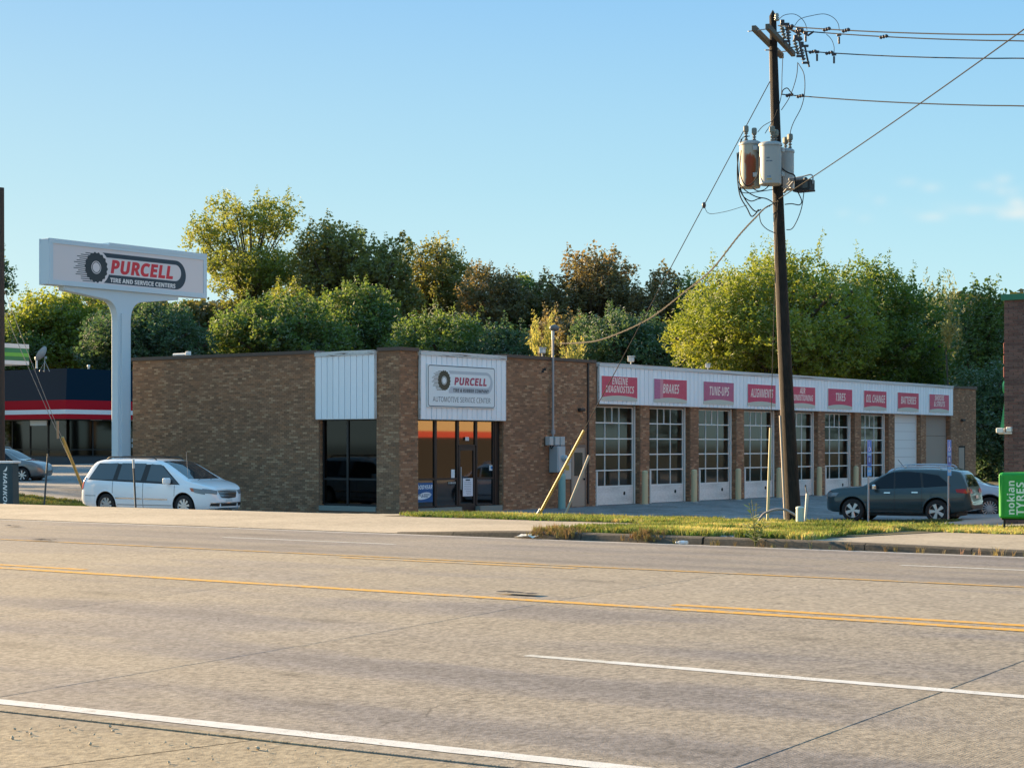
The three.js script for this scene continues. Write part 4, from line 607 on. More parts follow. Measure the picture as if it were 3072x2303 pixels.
// transformers
function transformer(px, py0, py1, d, r, label, rust, turn) {
  const p = pole(px, py1, d), h = EYE + (HY - py0) / FOC * (PD + d) - p.y, t = thing('transformer', label, 'transformer', p, turn ?? 0), paint = mat([.36, .37, .37], .5);
  const m = rust ? mat([1, 1, 1], .6, { map: canvasTex(512, 512, (g, w, H) => { g.fillStyle = '#a3a298'; g.fillRect(0, 0, w, H); const R = rng(4); for (let i = 0; i < 900; i++) { const k = R(), x = w * (.25 + .02 * Math.sin(k * 9)) + (R() + R() - 1) * 40 * (1.15 - k), y = H * (.33 + .42 * k); g.fillStyle = `rgba(${115 + 35 * R()},${50 + 22 * R()},${18 + 12 * R()},.32)`; g.beginPath(); g.ellipse(x - (k > .5 ? 18 * (k - .5) * 2 : 0), y, 4 + 8 * R(), 6 + 12 * R(), 0, 0, 7); g.fill(); } }) }) : paint;
  obj('tank', lathe([[0, 0], [r * .9, 0], [r * .97, .03], [r * .97, h - .10], [r * .965, h - .08]], 32), m, t);
  obj('lid', lathe([[r * 1.04, h - .085], [r * 1.05, h - .06], [r * 1.02, h - .03], [r * .8, h], [0, h + .02]], 32), paint, t);
  for (const [a, k] of [[.8, 1], [-.9, .8]]) { const x = Math.cos(a) * r * .5, z = Math.sin(a) * r * .5; obj('bushing', shed(3, .045, .2 * k).translate(x, h, z), cutG, t); obj('bushing_cap', rbox(.11, .15, .11, .035, x, h + .26 * k, z), mat([.17, .19, .17], .6), t); }
  for (const a of [2.2, 2.7, 3.2]) obj('terminal', [rod(V(Math.cos(a) * r * .95, h - .2, -Math.sin(a) * r * .95), V(Math.cos(a) * r * 1.2, h - .2, -Math.sin(a) * r * 1.2), .025)], M.dark, t);
  for (const k of [.82, .25]) obj('mount_bracket', rbox(.12, .1, .1, .01, r * .8, h * k, -r * .5), M.steel, t); return t;
}
transformer(2251, 424, 564, .1, .235, 'rust streaked grey transformer at the left of the pole', true, -1.1); 
{ const t = transformer(2312, 427, 555, -.32, .245, 'pale grey transformer with faint stencilled lettering before the pole', false, 0); const w = .3; const pl = obj('stencil', new THREE.CylinderGeometry(.2395, .2395, .56, 12, 1, true, -.55, 1.1), mat([1, 1, 1], .5, { map: canvasTex(256, 256, (g, W, H) => { g.fillStyle = '#a3a5a4'; g.fillRect(0, 0, W, H); g.fillStyle = '#5c6a78'; g.fillRect(60, 30, 70, 14); g.fillRect(52, 62, 60, 13); g.fillRect(122, 62, 62, 13); g.fillStyle = '#54789c'; g.fillRect(80, 214, 24, 15); g.fillRect(112, 214, 42, 15); g.fillStyle = '#b59a5e'; g.fillRect(60, 240, 110, 14); }) }), t); pl.rotation.y = .42; pl.position.y = .36; }
transformer(2358, 447, 570, .42, .185, 'narrow grey transformer partly behind the pole on its right', false, 1.2);
{ // flood light on the pole
  const p = pole(2414, 556, -.1), t = thing('pole_floodlight', 'black flood light on a bracket at the right of the pole', 'flood light', p); obj('housing', [rbox(.38, .23, .26, .02, 0, 0, 0), rbox(.40, .04, .30, .01, 0, -.12, .02), new THREE.SphereGeometry(.05, 8, 6).translate(.03, .13, 0)], M.black, t);
  obj('arm', [tube([V(-.42, .05, 0), V(-.25, .17, 0), V(-.02, .2, 0), V(.16, .22, 0), V(.2, .18, 0), V(.2, .02, 0)], .016, 30, 6), rod(V(-.5, -.12, 0), V(-.2, .16, 0), .03), rbox(.34, .06, .06, .01, -.2, .16, 0)], M.steel, t); obj('lens', rbox(.3, .16, .01, .004, 0, 0, .135), mat([.03, .03, .03], .1), t);
}
{ // secondary and jumper wires round the transformers and the pole top
  const W = (list, r, label) => wire('jumper_wire', label, list.map(([x, y, d]) => pole(x, y, d ?? -.35)), r, M.wire);
  W([[2217, 456], [2213, 500], [2214, 545], [2222, 590], [2242, 625], [2256, 649], [2268, 640], [2276, 628]], .014, 'outer black loop hanging from the rusty transformer');
  W([[2212, 458], [2216, 520], [2225, 575], [2246, 612], [2268, 634], [2284, 628]], .014, 'second black loop hanging inside the outer one');
  W([[2224, 450], [2221, 510], [2227, 540], [2241, 557], [2262, 545], [2276, 515], [2279, 470]], .012, 'pale looped wire across the rusty tank');
  W([[2216, 545], [2236, 570], [2270, 590], [2300, 596], [2320, 608], [2328, 620]], .013, 'black wire sweeping from the tanks to the pole');
  W([[2216, 560], [2232, 590], [2254, 603], [2276, 596], [2285, 594]], .012, 'short sagging black wire below the rusty tank');
  W([[2258, 564], [2275, 573], [2295, 568], [2308, 556]], .012, 'wire slung between the undersides of two tanks');
  W([[2220, 575], [2240, 579], [2290, 573], [2322, 568]], .009, 'thin wire crossing just under the tanks');
  W([[2320, 448], [2326, 475], [2340, 498], [2362, 516], [2384, 526], [2386, 545]], .017, 'thick black cable sweeping across the front tank to the flood light');
  W([[2393, 572], [2406, 605], [2400, 614], [2375, 611], [2355, 613]], .012, 'cable running from the flood light back to the pole'); W([[2413, 574], [2405, 625], [2390, 665], [2375, 687], [2360, 689]], .010, 'long cable loop right of the pole below the flood light');
  W([[2278, 640], [2284, 668], [2300, 686], [2328, 700]], .010, 'thin loop left of the pole below the service cable');
  W([[2394, 187, .8], [2390, 230, .5], [2370, 290, .2], [2345, 330, 0]], .009, 'left drop wire from the far cutout'); W([[2396, 190, .8], [2412, 220, .6], [2415, 270, .4], [2405, 320, .2], [2380, 370, .2], [2372, 395, .3], [2372, 415, .4]], .009, 'long drop wire down to the narrow transformer');
  W([[2349, 165, 1], [2347, 220, .5], [2342, 300, 0], [2320, 360, -.2], [2296, 400, -.3]], .008, 'drop wire down the right of the pole to the front tank'); W([[2318, 362, -.2], [2290, 378, -.2], [2274, 396, 0]], .008, 'short drop wire onto the rusty tank');
  W([[2338, 57, -.3], [2352, 46, -.3], [2382, 42, -.2], [2402, 52, -.1], [2416, 70, 0], [2422, 90, 0]], .007, 'thin arching wire over the crossarm, left one'); W([[2384, 78, 0], [2400, 58, 0], [2440, 46, 0], [2475, 42, 0], [2500, 52, 0], [2515, 70, 0], [2519, 92, 0]], .007, 'thin arching wire over the lines, wider one'); W([[2480, 102, 0], [2495, 118, 0], [2503, 140, 0], [2503, 160, 0]], .007, 'short curved wire joining two power lines');
  W([[2346, 282], [2350, 270], [2362, 264], [2372, 275], [2380, 287]], .012, 'small loop of wire at the neutral connection');
  W([[2224, 416, 0], [2222, 430, 0], [2230, 412, 0], [2250, 408, 0]], .010, 'short bent wire on top of the rusty tank');
  const c = (px, py, D, label) => { const t = thing('line_clamp', label, 'clamp', at(px, py, D)); obj('clamp_body', [rbox(.1, .06, .05, .015), rbox(.04, .16, .04, .012, .0, -.12, 0)], cutM, t); };
  c(2418, 98, 40, 'small hot line clamp hanging from the upper line'); c(2518, 104, 39.5, 'small clamp further out on the upper line'); c(2503, 163, 40.2, 'small clamp on the third line'); c(2452, 156, 40.6, 'dark splice clamp on the third line near the crossarm');
}
{ // pedestal, marker post, conduit loop at the pole foot
  const p = at(2401, 1574, 38.3); p.y = landY(p.x, -p.z); const t = thing('telecom_pedestal', 'pale green cable pedestal standing at the right of the pole foot', 'pedestal', p); obj('housing', lathe([[.088, 0], [.088, .36], [.092, .37], [.092, .395], [.06, .415], [0, .42]], 20), mat([.46, .54, .49], .5), t); obj('label_strip', new THREE.CylinderGeometry(.0895, .0895, .26, 8, 1, true, -.25, .4), mat([1, 1, 1], .6, { map: canvasTex(64, 160, (g, w, h) => { g.fillStyle = '#b5c2b8'; g.fillRect(0, 0, w, h); g.fillStyle = '#2c4a42'; for (const [y, k] of [[10, 26], [46, 12], [66, 12], [88, 20], [118, 14], [138, 10]]) g.fillRect(14, y, 34, k); }) }), t).position.y = .17; t.children[1].rotation.y = -.9;
  const a = at(2415, 1566, 39), b = at(2423, 1480, 39), c = at(2418, 1458, 39), d = at(2420, 1474, 39); a.y = landY(a.x, -a.z); const g = thing('marker_post', 'grey channel post with a bent tip behind the pedestal', 'post', a); obj('channel', rod(V(0, 0, 0), b.clone().sub(a), .022, .034, 6), mat([.48, .5, .5], .5), g); obj('bent_tip', tube([b.clone().sub(a), d.clone().sub(a), c.clone().sub(a)], .012, 10, 5), mat([.1, .1, .1], .7), g);
  const e = [[2270, 1568], [2290, 1543], [2310, 1533], [2335, 1527], [2357, 1529], [2372, 1536], [2389, 1546]].map(([x, y], i) => at(x, y, 38.9 - .05 * i)); e[0].y = landY(e[0].x, -e[0].z); tag(obj('conduit_loop', [tube(e, .026, 40, 8)], mat([.30, .26, .25], .6)), 'arched grey conduit running from the grass to the pedestal', 'conduit');
  const post = (px, py0, px1, py1, D, label, white) => { const u = at(px1, py1, D), v = at(px, py0, D); u.y = Math.min(u.y, landY(u.x, -u.z)); const q = thing('marker_post', label, 'post', u); obj('channel', rod(V(0, 0, 0), v.clone().sub(u), .028, .03, 6), mat([.05, .06, .065], .6), q); if (white) obj('reflector', rod(v.clone().sub(u).multiplyScalar(.86), v.clone().sub(u).multiplyScalar(1.005), .034, .034, 6), mat([.45, .47, .48], .5), q); };
  post(142.8, 1361, 128.5, 1497, 55, 'thin dark post leaning in the left lawn', false); post(399, 1379, 408, 1536, 52, 'thin dark post with a pale reflector before the white van', true);
}

// ------------------------------------------------------------------ vehicles
function smooth(pts) { // monotone cubic through points
  const n = pts.length, x = pts.map((p) => p[0]), y = pts.map((p) => p[1]), d = [], m = [];
  for (let i = 0; i < n - 1; i++) d.push((y[i + 1] - y[i]) / (x[i + 1] - x[i]));
  for (let i = 0; i < n; i++) m.push(i === 0 ? d[0] : i === n - 1 ? d[n - 2] : d[i - 1] * d[i] <= 0 ? 0 : 2 * d[i - 1] * d[i] / (d[i - 1] + d[i]));
  return (t) => { if (t <= x[0]) return y[0]; if (t >= x[n - 1]) return y[n - 1]; let i = 0; while (t > x[i + 1]) i++; const h = x[i + 1] - x[i], k = (t - x[i]) / h; return y[i] * (1 + 2 * k) * (1 - k) ** 2 + h * m[i] * k * (1 - k) ** 2 + y[i + 1] * k * k * (3 - 2 * k) + h * m[i + 1] * k * k * (k - 1); };
}
const darkGlass = phys([.004, .008, .014], .02, { ior: 1.38 }), chrome = mat([.7, .71, .72], .12, { metalness: 1 }), tyreM = mat([.016, .016, .017], .85), alloy = mat([.62, .63, .64], .3, { metalness: .75 }), redLens = phys([.32, .004, .010], .2), clearLens = phys([.20, .21, .22], .08, { ior: 1.7 }), trimM = mat([.015, .015, .016], .5);
function makeCar(name, label, spec, pos, heading) {
  const glassDark = spec.glass ?? darkGlass;
  const car = thing(name, label, spec.category, pos); car.rotation.y = heading; const paint = spec.paint, half = spec.width / 2;
  const top = smooth(spec.top), plan = smooth(spec.plan), bot = smooth(spec.bottom), belt = smooth(spec.belt);
  const xs = []; for (let x = 0; x <= spec.length + 1e-6;) { xs.push(Math.min(x, spec.length)); const e = Math.min(x, spec.length - x); x += e < .3 ? .035 : e < 1 ? .07 : .10; } if (spec.length - xs[xs.length - 1] > .005) xs.push(spec.length);
  const section = (x) => {
    const W = plan(x) * half, b = bot(x), t = top(x), hb = Math.min(belt(x), t - .05), gh = t - hb, k = spec.tumble;
    const w = (h) => .955 * W - k * Math.max(0, h - hb), rr = Math.min(.13, .35 * gh + .012), p = [[0, b], [.5 * W, b], [.84 * W, b], [.94 * W, b + .035], [.975 * W, b + .11], [W * .992, b + .26 * (hb - b)], [W, b + .5 * (hb - b)], [W * .995, b + .75 * (hb - b)], [W * .978, hb - .03], [W * .955, hb + .004], [w(hb + .35 * gh), hb + .35 * gh]];
    const h9 = Math.max(t - rr, hb + .36 * gh), w9 = w(h9), q = rr / .13; p.push([w9, h9], [w9 - .028 * q, t - .48 * rr], [w9 - .075 * q, t - .17 * rr], [w9 - .16 * q - .02, t - .02 * rr], [.5 * w9, t + .6 * spec.crown * W], [0, t + spec.crown * W]); return p;
  };
  const pos2 = [], idx = []; let np = 0;
  for (const x of xs) { const s = section(x), ring = [...s, ...s.slice(1, -1).reverse().map(([z, y]) => [-z, y])]; np = ring.length; for (const [z, y] of ring) pos2.push(x, y, z); }
  for (let i = 0; i < xs.length - 1; i++) for (let j = 0; j < np; j++) { const a = i * np + j, b = i * np + (j + 1) % np, c = a + np, d = b + np; idx.push(a, b, c, b, d, c); }
  for (const i of [0, xs.length - 1]) { const c = pos2.length / 3, s = section(xs[i]); pos2.push(xs[i] + (i ? .015 : -.015), (s[0][1] + s[s.length - 1][1]) / 2, 0); for (let j = 0; j < np; j++) { const a = i * np + j, b = i * np + (j + 1) % np; i ? idx.push(a, b, c) : idx.push(b, a, c); } }
  const hull = new THREE.BufferGeometry(); hull.setAttribute('position', new THREE.Float32BufferAttribute(pos2, 3)); hull.setIndex(idx); hull.computeVertexNormals();
  // make sure the hull faces outwards
  { const p = hull.attributes.position; let vol = 0; const I = hull.index.array; const a = V(), b = V(), c = V(); for (let i = 0; i < I.length; i += 3) { a.fromBufferAttribute(p, I[i]); b.fromBufferAttribute(p, I[i + 1]); c.fromBufferAttribute(p, I[i + 2]); vol += a.dot(b.cross(c)); } if (vol < 0) { for (let i = 0; i < I.length; i += 3) { const t = I[i]; I[i] = I[i + 1]; I[i + 1] = t; } hull.computeVertexNormals(); } }
  const cast = new THREE.Mesh(hull, new THREE.MeshBasicMaterial({ side: THREE.DoubleSide })), ray = new THREE.Raycaster();
  // a patch laid on the hull: lower and upper outlines in the plane across `axis`
  const AX = { 'z+': [(a, b) => V(a, b, 3), V(0, 0, -1)], 'z-': [(a, b) => V(a, b, -3), V(0, 0, 1)], 'x+': [(a, b) => V(9, b, a), V(-1, 0, 0)], 'x-': [(a, b) => V(-4, b, a), V(1, 0, 0)], 'y+': [(a, b) => V(a, 4, b), V(0, -1, 0)] };
  const along = (pts, k) => { const L = [0]; for (let i = 1; i < pts.length; i++) L.push(L[i - 1] + Math.hypot(pts[i][0] - pts[i - 1][0], pts[i][1] - pts[i - 1][1])); const t = k * L[L.length - 1]; for (let i = 1; i < pts.length; i++) if (t <= L[i] + 1e-9) { const q = (t - L[i - 1]) / (L[i] - L[i - 1] || 1); return [lerp(pts[i - 1][0], pts[i][0], q), lerp(pts[i - 1][1], pts[i][1], q)]; } return pts[pts.length - 1]; };
  function patch(axis, low, high, off = .006, nu = 14, nv = 6) {
    const [o, d] = AX[axis], p = [], id = []; let last = null;
    for (let v = 0; v <= nv; v++) for (let u = 0; u <= nu; u++) { const a = along(low, u / nu), b = along(high, u / nu), q = [lerp(a[0], b[0], v / nv), lerp(a[1], b[1], v / nv)]; ray.set(o(...q), d); let hit = ray.intersectObject(cast)[0]; for (let k = .97; !hit && k > .5; k -= .03) { const q2 = axis[0] === 'x' ? [q[0] * k, lerp(.7, q[1], k)] : axis[0] === 'z' ? [lerp(spec.length / 2, q[0], k), lerp(.7, q[1], k)] : [lerp(spec.length / 2, q[0], k), q[1] * k]; ray.set(o(...q2), d); hit = ray.intersectObject(cast)[0]; } let pt = hit ? hit.point.clone() : null; if (!pt) { pt = o(...q); if (last) { if (axis[0] === 'z') pt.z = last.z; if (axis[0] === 'x') pt.x = last.x; if (axis[0] === 'y') pt.y = last.y; } } last = pt.clone(); pt.addScaledVector(d, -off); p.push(pt.x, pt.y, pt.z); }
    for (let v = 0; v < nv; v++) for (let u = 0; u < nu; u++) { const a = v * (nu + 1) + u, b = a + nu + 1; id.push(a, a + 1, b, a + 1, b + 1, b); }
    const g = new THREE.BufferGeometry(); g.setAttribute('position', new THREE.Float32BufferAttribute(p, 3)); g.setIndex(id); g.computeVertexNormals(); return g;
  }
  function strip(axis, pts, w, off = .004) { return patch(axis, pts.map(([a, b]) => [a - (pts[0][0] === pts[pts.length - 1][0] ? w / 2 : 0), b - (pts[0][0] === pts[pts.length - 1][0] ? 0 : w / 2)]), pts.map(([a, b]) => [a + (pts[0][0] === pts[pts.length - 1][0] ? w / 2 : 0), b + (pts[0][0] === pts[pts.length - 1][0] ? 0 : w / 2)]), off, 16, 1); }
  // wheel arches are cut out of the hull
  const ev = new Evaluator(); ev.attributes = ['position', 'normal']; ev.useGroups = true; let brush = new Brush(hull, paint); brush.updateMatrixWorld();
  for (const ax of spec.axles) for (const s of [-1, 1]) { const c = new Brush(new THREE.CylinderGeometry(spec.arch, spec.arch, .42, 36).rotateX(Math.PI / 2).translate(ax, spec.tyre, s * (half - .19)), M.black); c.updateMatrixWorld(); brush = ev.evaluate(brush, c, SUBTRACTION); }
  const bodyG = brush.geometry, bodyMat = Array.isArray(brush.material) ? brush.material : [brush.material];
  { const g = toCreasedNormals(bodyG, .55); g.groups = bodyG.groups.map((q) => ({ ...q })); obj('body', g, bodyMat.length > 1 ? bodyMat : bodyMat[0], car); }
  for (const s of ['z+', 'z-']) {
    for (const w of spec.windows) obj('side_window', patch(s, w[0], w[1], .006), glassDark, car);
    if (spec.pillarTrim) obj('window_trim', spec.pillarTrim.map(([a, b]) => patch(s, a, b, .003)), trimM, car);
    for (const q of spec.seams) obj('door_seam', strip(s, q, .014, .004), trimM, car);
    for (const [x, y] of spec.handles) { const h = patch(s, [[x - .1, y - .018], [x + .1, y - .018]], [[x - .1, y + .018], [x + .1, y + .018]], .03, 6, 2); obj('door_handle', h, spec.handleMat ?? paint, car); }
    if (spec.moulding) obj('side_moulding', spec.moulding.map((q) => strip(s, q, .035, .018)), spec.mouldMat ?? chrome, car);
    if (spec.sill) obj('sill_trim', strip(s, spec.sill, .06, .012), spec.sillMat ?? trimM, car);
    const sg = s === 'z+' ? 1 : -1, mz = sg * (half - .02 + .09); const [mx, my] = spec.mirror; const mir = part('mirror', car);
    obj('housing', rbox(.14, .19, .27, .05, mx, my, mz + sg * .04), spec.mirrorMat ?? paint, mir); obj('arm', rod(V(mx + .03, my - .08, mz - sg * .12), V(mx, my - .03, mz), .03), trimM, mir); obj('glass', box(.006, .13, .2, mx - .073, my, mz + sg * .04), chrome, mir);
    for (const q of spec.headlight) obj('headlight', patch(s === 'z+' ? 'x+' : 'x+', q[0].map(([a, b]) => [a * sg, b]), q[1].map(([a, b]) => [a * sg, b]), .012, 12, 5), clearLens, car);
    for (const q of spec.headlightSide ?? []) obj('headlight', patch(s, q[0], q[1], .012, 8, 5), clearLens, car);
    for (const q of spec.indicatorSide ?? []) obj('indicator', patch(s, q[0], q[1], .014, 5, 3), phys([.5, .12, .05], .15), car);
    for (const q of spec.tailSide ?? []) obj('tail_light', patch(s, q[0], q[1], .012, 6, 6), redLens, car);
    for (const q of spec.tailRear ?? []) obj('tail_light', patch('x-', q[0].map(([a, b]) => [a * sg, b]), q[1].map(([a, b]) => [a * sg, b]), .014, 8, 6), redLens, car);
    for (const q of spec.fog ?? []) obj('fog_light_recess', patch('x+', q[0].map(([a, b]) => [a * sg, b]), q[1].map(([a, b]) => [a * sg, b]), .008, 10, 3), trimM, car);
    for (const [a, h] of spec.lips ?? []) for (const ax of spec.axles) { const g = new THREE.TorusGeometry(spec.arch + .018, .022, 5, 40, Math.PI * 1.06).rotateZ(-.09).translate(ax, spec.tyre, 0), p = g.attributes.position; for (let i = 0; i < p.count; i++) { const x = p.getX(i), y = Math.max(p.getY(i), bot(x) + .03); ray.set(V(x, y, sg * 3), V(0, 0, -sg)); const hit = ray.intersectObject(cast)[0]; p.setZ(i, (hit ? hit.point.z : sg * half * .95) + p.getZ(i) * .6); } g.computeVertexNormals(); obj('arch_lip', g, spec.lipMat ?? paint, car); }
  }
  obj('windshield', patch('y+', spec.screen[0], spec.screen[1], .008, 18, 10), glassDark, car);
  if (spec.rearGlass) obj('rear_window', patch('x-', spec.rearGlass[0], spec.rearGlass[1], .008, 16, 8), glassDark, car);
  for (const [nm, axis, lo, hi, m, off] of spec.extras ?? []) obj(nm, patch(axis, lo, hi, off ?? .01, 14, 5), m, car);
  if (spec.rails) for (const s of [-1, 1]) { const z = s * spec.rails.z, pts = spec.rails.xs.map((x, i, a) => V(x, top(x) + (i === 0 || i === a.length - 1 ? .0 : .055), z)); obj('roof_rail', tube(pts, .02, 40, 6), spec.rails.m ?? trimM, car); }
  for (const x of spec.rails?.bars ?? []) obj('roof_bar', tube([V(x, top(x) + .05, -spec.rails.z), V(x, top(x) + .075, 0), V(x, top(x) + .05, spec.rails.z)], .018, 12, 6), trimM, car);
  // wheels
  const R = spec.tyre, rim = spec.rim; const tyreG = lathe([[rim, -.10], [R - .03, -.105], [R - .005, -.085], [R, -.05], [R, .05], [R - .005, .085], [R - .03, .105], [rim, .10]], 40).rotateX(Math.PI / 2);
  const spokes = []; for (let i = 0; i < spec.spokes; i++) { const a = i / spec.spokes * 6.2832, sh = new THREE.Shape(), w0 = spec.spokeW[0], w1 = spec.spokeW[1]; sh.moveTo(.03, -w0); sh.lineTo(rim - .012, -w1); sh.lineTo(rim - .012, w1); sh.lineTo(.03, w0); sh.closePath(); spokes.push(new THREE.ExtrudeGeometry(sh, { depth: .02, bevelEnabled: true, bevelSize: .006, bevelThickness: .006, bevelSegments: 1 }).rotateZ(a).translate(0, 0, .062)); }
  spokes.push(new THREE.CylinderGeometry(.06, .07, .03, 20).rotateX(Math.PI / 2).translate(0, 0, .08), lathe([[rim - .018, .06], [rim, .098], [rim + .006, .1], [rim + .004, .085], [rim - .01, .05]], 40).rotateX(Math.PI / 2));
  const spokeG = merge(spokes), dish = merge([new THREE.CylinderGeometry(rim - .004, rim - .004, .02, 32).rotateX(Math.PI / 2).translate(0, 0, .0)]);
  for (const ax of spec.axles) for (const s of [-1, 1]) { const w = part('wheel', car); w.position.set(ax, R, s * (half - .125)); if (s < 0) w.rotation.y = Math.PI; w.rotation.z = ax * 1.7 * s; obj('tyre', tyreG, tyreM, w); obj('rim', spokeG, spec.alloy ?? alloy, w); obj('brake_disc', dish, trimM, w); }
  obj('underbody', span(.5, spec.length - .5, spec.tyre * .55, bot(spec.length / 2) + .03, -half * .75, half * .75), M.black, car);
  return car;
}
const carPaint = (c, extra) => phys(c, .35, { clearcoat: 1, clearcoatRoughness: .03, specularIntensity: .25, ...extra });
const place = (x, P, y) => V(x, y ?? landY(x, P), -P);
{ // white minivan, nose to the right
  const L = 5.14, w = carPaint([.86, .88, .90]);
  const spec = { category: 'van', paint: w, glass: phys([.035, .045, .05], .03, { ior: 1.9 }), length: L, width: 2.0, tumble: .30, crown: .02, tyre: .345, rim: .225, arch: .415, axles: [1.12, 4.2], spokes: 9, spokeW: [.022, .034],
    top: [[0, .62], [.05, .80], [.10, 1.02], [.2, 1.20], [.36, 1.52], [.52, 1.67], [.75, 1.73], [1.3, 1.755], [2.2, 1.76], [2.8, 1.73], [3.2, 1.655], [3.55, 1.50], [4.0, 1.26], [4.3, 1.115], [4.6, 1.045], [4.85, .965], [5.0, .88], [5.09, .76], [L, .55]],
    plan: [[0, .83], [.06, .91], [.2, .95], [.6, .985], [1.2, 1], [4.1, 1], [4.5, .975], [4.75, .92], [4.95, .81], [5.07, .66], [L, .48]], bottom: [[0, .36], [.3, .27], [1, .22], [4.2, .21], [4.9, .23], [L, .30]], belt: [[0, 1.08], [.4, 1.10], [2.5, 1.06], [4.3, .98], [L, .8]],
    windows: [[[[.36, 1.13], [1.38, 1.115]], [[.72, 1.60], [1.48, 1.63]]], [[[1.56, 1.11], [2.50, 1.08]], [[1.64, 1.63], [2.60, 1.62]]], [[[2.72, 1.07], [3.98, 1.0]], [[2.80, 1.61], [3.22, 1.56]]]],
    pillarTrim: [[[[.34, 1.11], [4.06, .985]], [[.70, 1.625], [3.24, 1.585]]]], seams: [[[1.40, .30], [1.40, 1.10]], [[2.62, .28], [2.62, 1.07]], [[3.86, .32], [3.86, 1.0]], [[1.40, .36], [3.84, .36]], [[.25, .62], [.7, .62]]],
    handles: [[2.36, .93], [2.86, .92]], moulding: [[[1.52, .56], [2.60, .55]], [[2.66, .55], [3.60, .54]]], mirror: [3.66, 1.10], lips: [[1, 1]],
    headlight: [[[[.52, .70], [.86, .74]], [[.46, .81], [.86, .88]]]], headlightSide: [[[[4.62, .76], [4.92, .70]], [[4.5, .90], [4.92, .85]]]], indicatorSide: [[[[4.50, .80], [4.60, .78]], [[4.44, .90], [4.56, .89]]]],
    tailSide: [[[[.03, .80], [.16, .84]], [[.12, 1.20], [.24, 1.18]]]], tailRear: [[[[.72, .78], [.88, .8]], [[.68, 1.14], [.80, 1.16]]]], fog: [[[[.44, .345], [.74, .36]], [[.42, .43], [.70, .46]]]],
    screen: [[[4.20, -.70], [4.26, 0], [4.20, .70]], [[3.10, -.60], [3.14, 0], [3.10, .60]]], rearGlass: [[[-.72, 1.14], [.72, 1.14]], [[-.60, 1.58], [.60, 1.58]]],
    rails: { xs: [.85, .95, 1.6, 2.3, 2.75, 2.85], z: .62, bars: [1.15, 2.3] },
    extras: [['grille', 'x+', [[-.34, .60], [0, .575], [.34, .60]], [[-.44, .80], [0, .815], [.44, .80]], trimM, .008], ['grille_bar', 'x+', [[-.46, .805], [0, .825], [.46, .805]], [[-.48, .835], [0, .86], [.48, .835]], chrome, .016], ...[.63, .675, .72, .765].map((y) => ['grille_slat', 'x+', [[-.36 - (y - .6) * .4, y], [.36 + (y - .6) * .4, y]], [[-.36 - (y - .6) * .4, y + .016], [.36 + (y - .6) * .4, y + .016]], chrome, .016]), ['air_intake', 'x+', [[-.36, .345], [.36, .345]], [[-.38, .43], [.38, .43]], trimM, .008], ['number_plate', 'x+', [[-.15, .45], [.15, .45]], [[-.15, .55], [.15, .55]], mat([.62, .64, .64], .5), .02], ['intake_chrome', 'x+', [[-.74, .435], [0, .44], [.74, .435]], [[-.74, .455], [0, .46], [.74, .455]], chrome, .018]] };
  const head = Math.atan2(.1067, .994); const f = V(.994, 0, -.1067), c = V(-41.95, 0, -38.55).addScaledVector(V(.1067, 0, .994), -.88).addScaledVector(f, -(1.12 + 4.2) / 2); c.y = .03;
  const van = makeCar('minivan', 'white minivan parked before the left brick wall with its nose to the right', spec, c, head);
  obj('aerial', rod(V(4.28, 1.06, .84), V(4.2, 1.98, .84), .006, .004, 5), M.steel, van);
  obj('wiper', [tube([V(4.33, 1.125, .45), V(4.22, 1.20, .1), V(4.15, 1.235, -.3)], .008, 10, 4), tube([V(4.33, 1.13, -.15), V(4.2, 1.22, -.4), V(4.16, 1.22, -.62)], .008, 10, 4)], M.black, van);
}
const suvTop = (L) => [[0, .62], [.04, .84], [.08, 1.04], [.14, 1.18], [.26, 1.46], [.38, 1.63], [.7, 1.69], [1.4, 1.72], [2.1, 1.72], [2.4, 1.70], [2.65, 1.635], [2.95, 1.49], [3.25, 1.31], [3.42, 1.205], [3.55, 1.15], [3.7, 1.13], [4.2, 1.10], [L - .3, 1.05], [L - .12, .96], [L - .03, .80], [L, .58]];
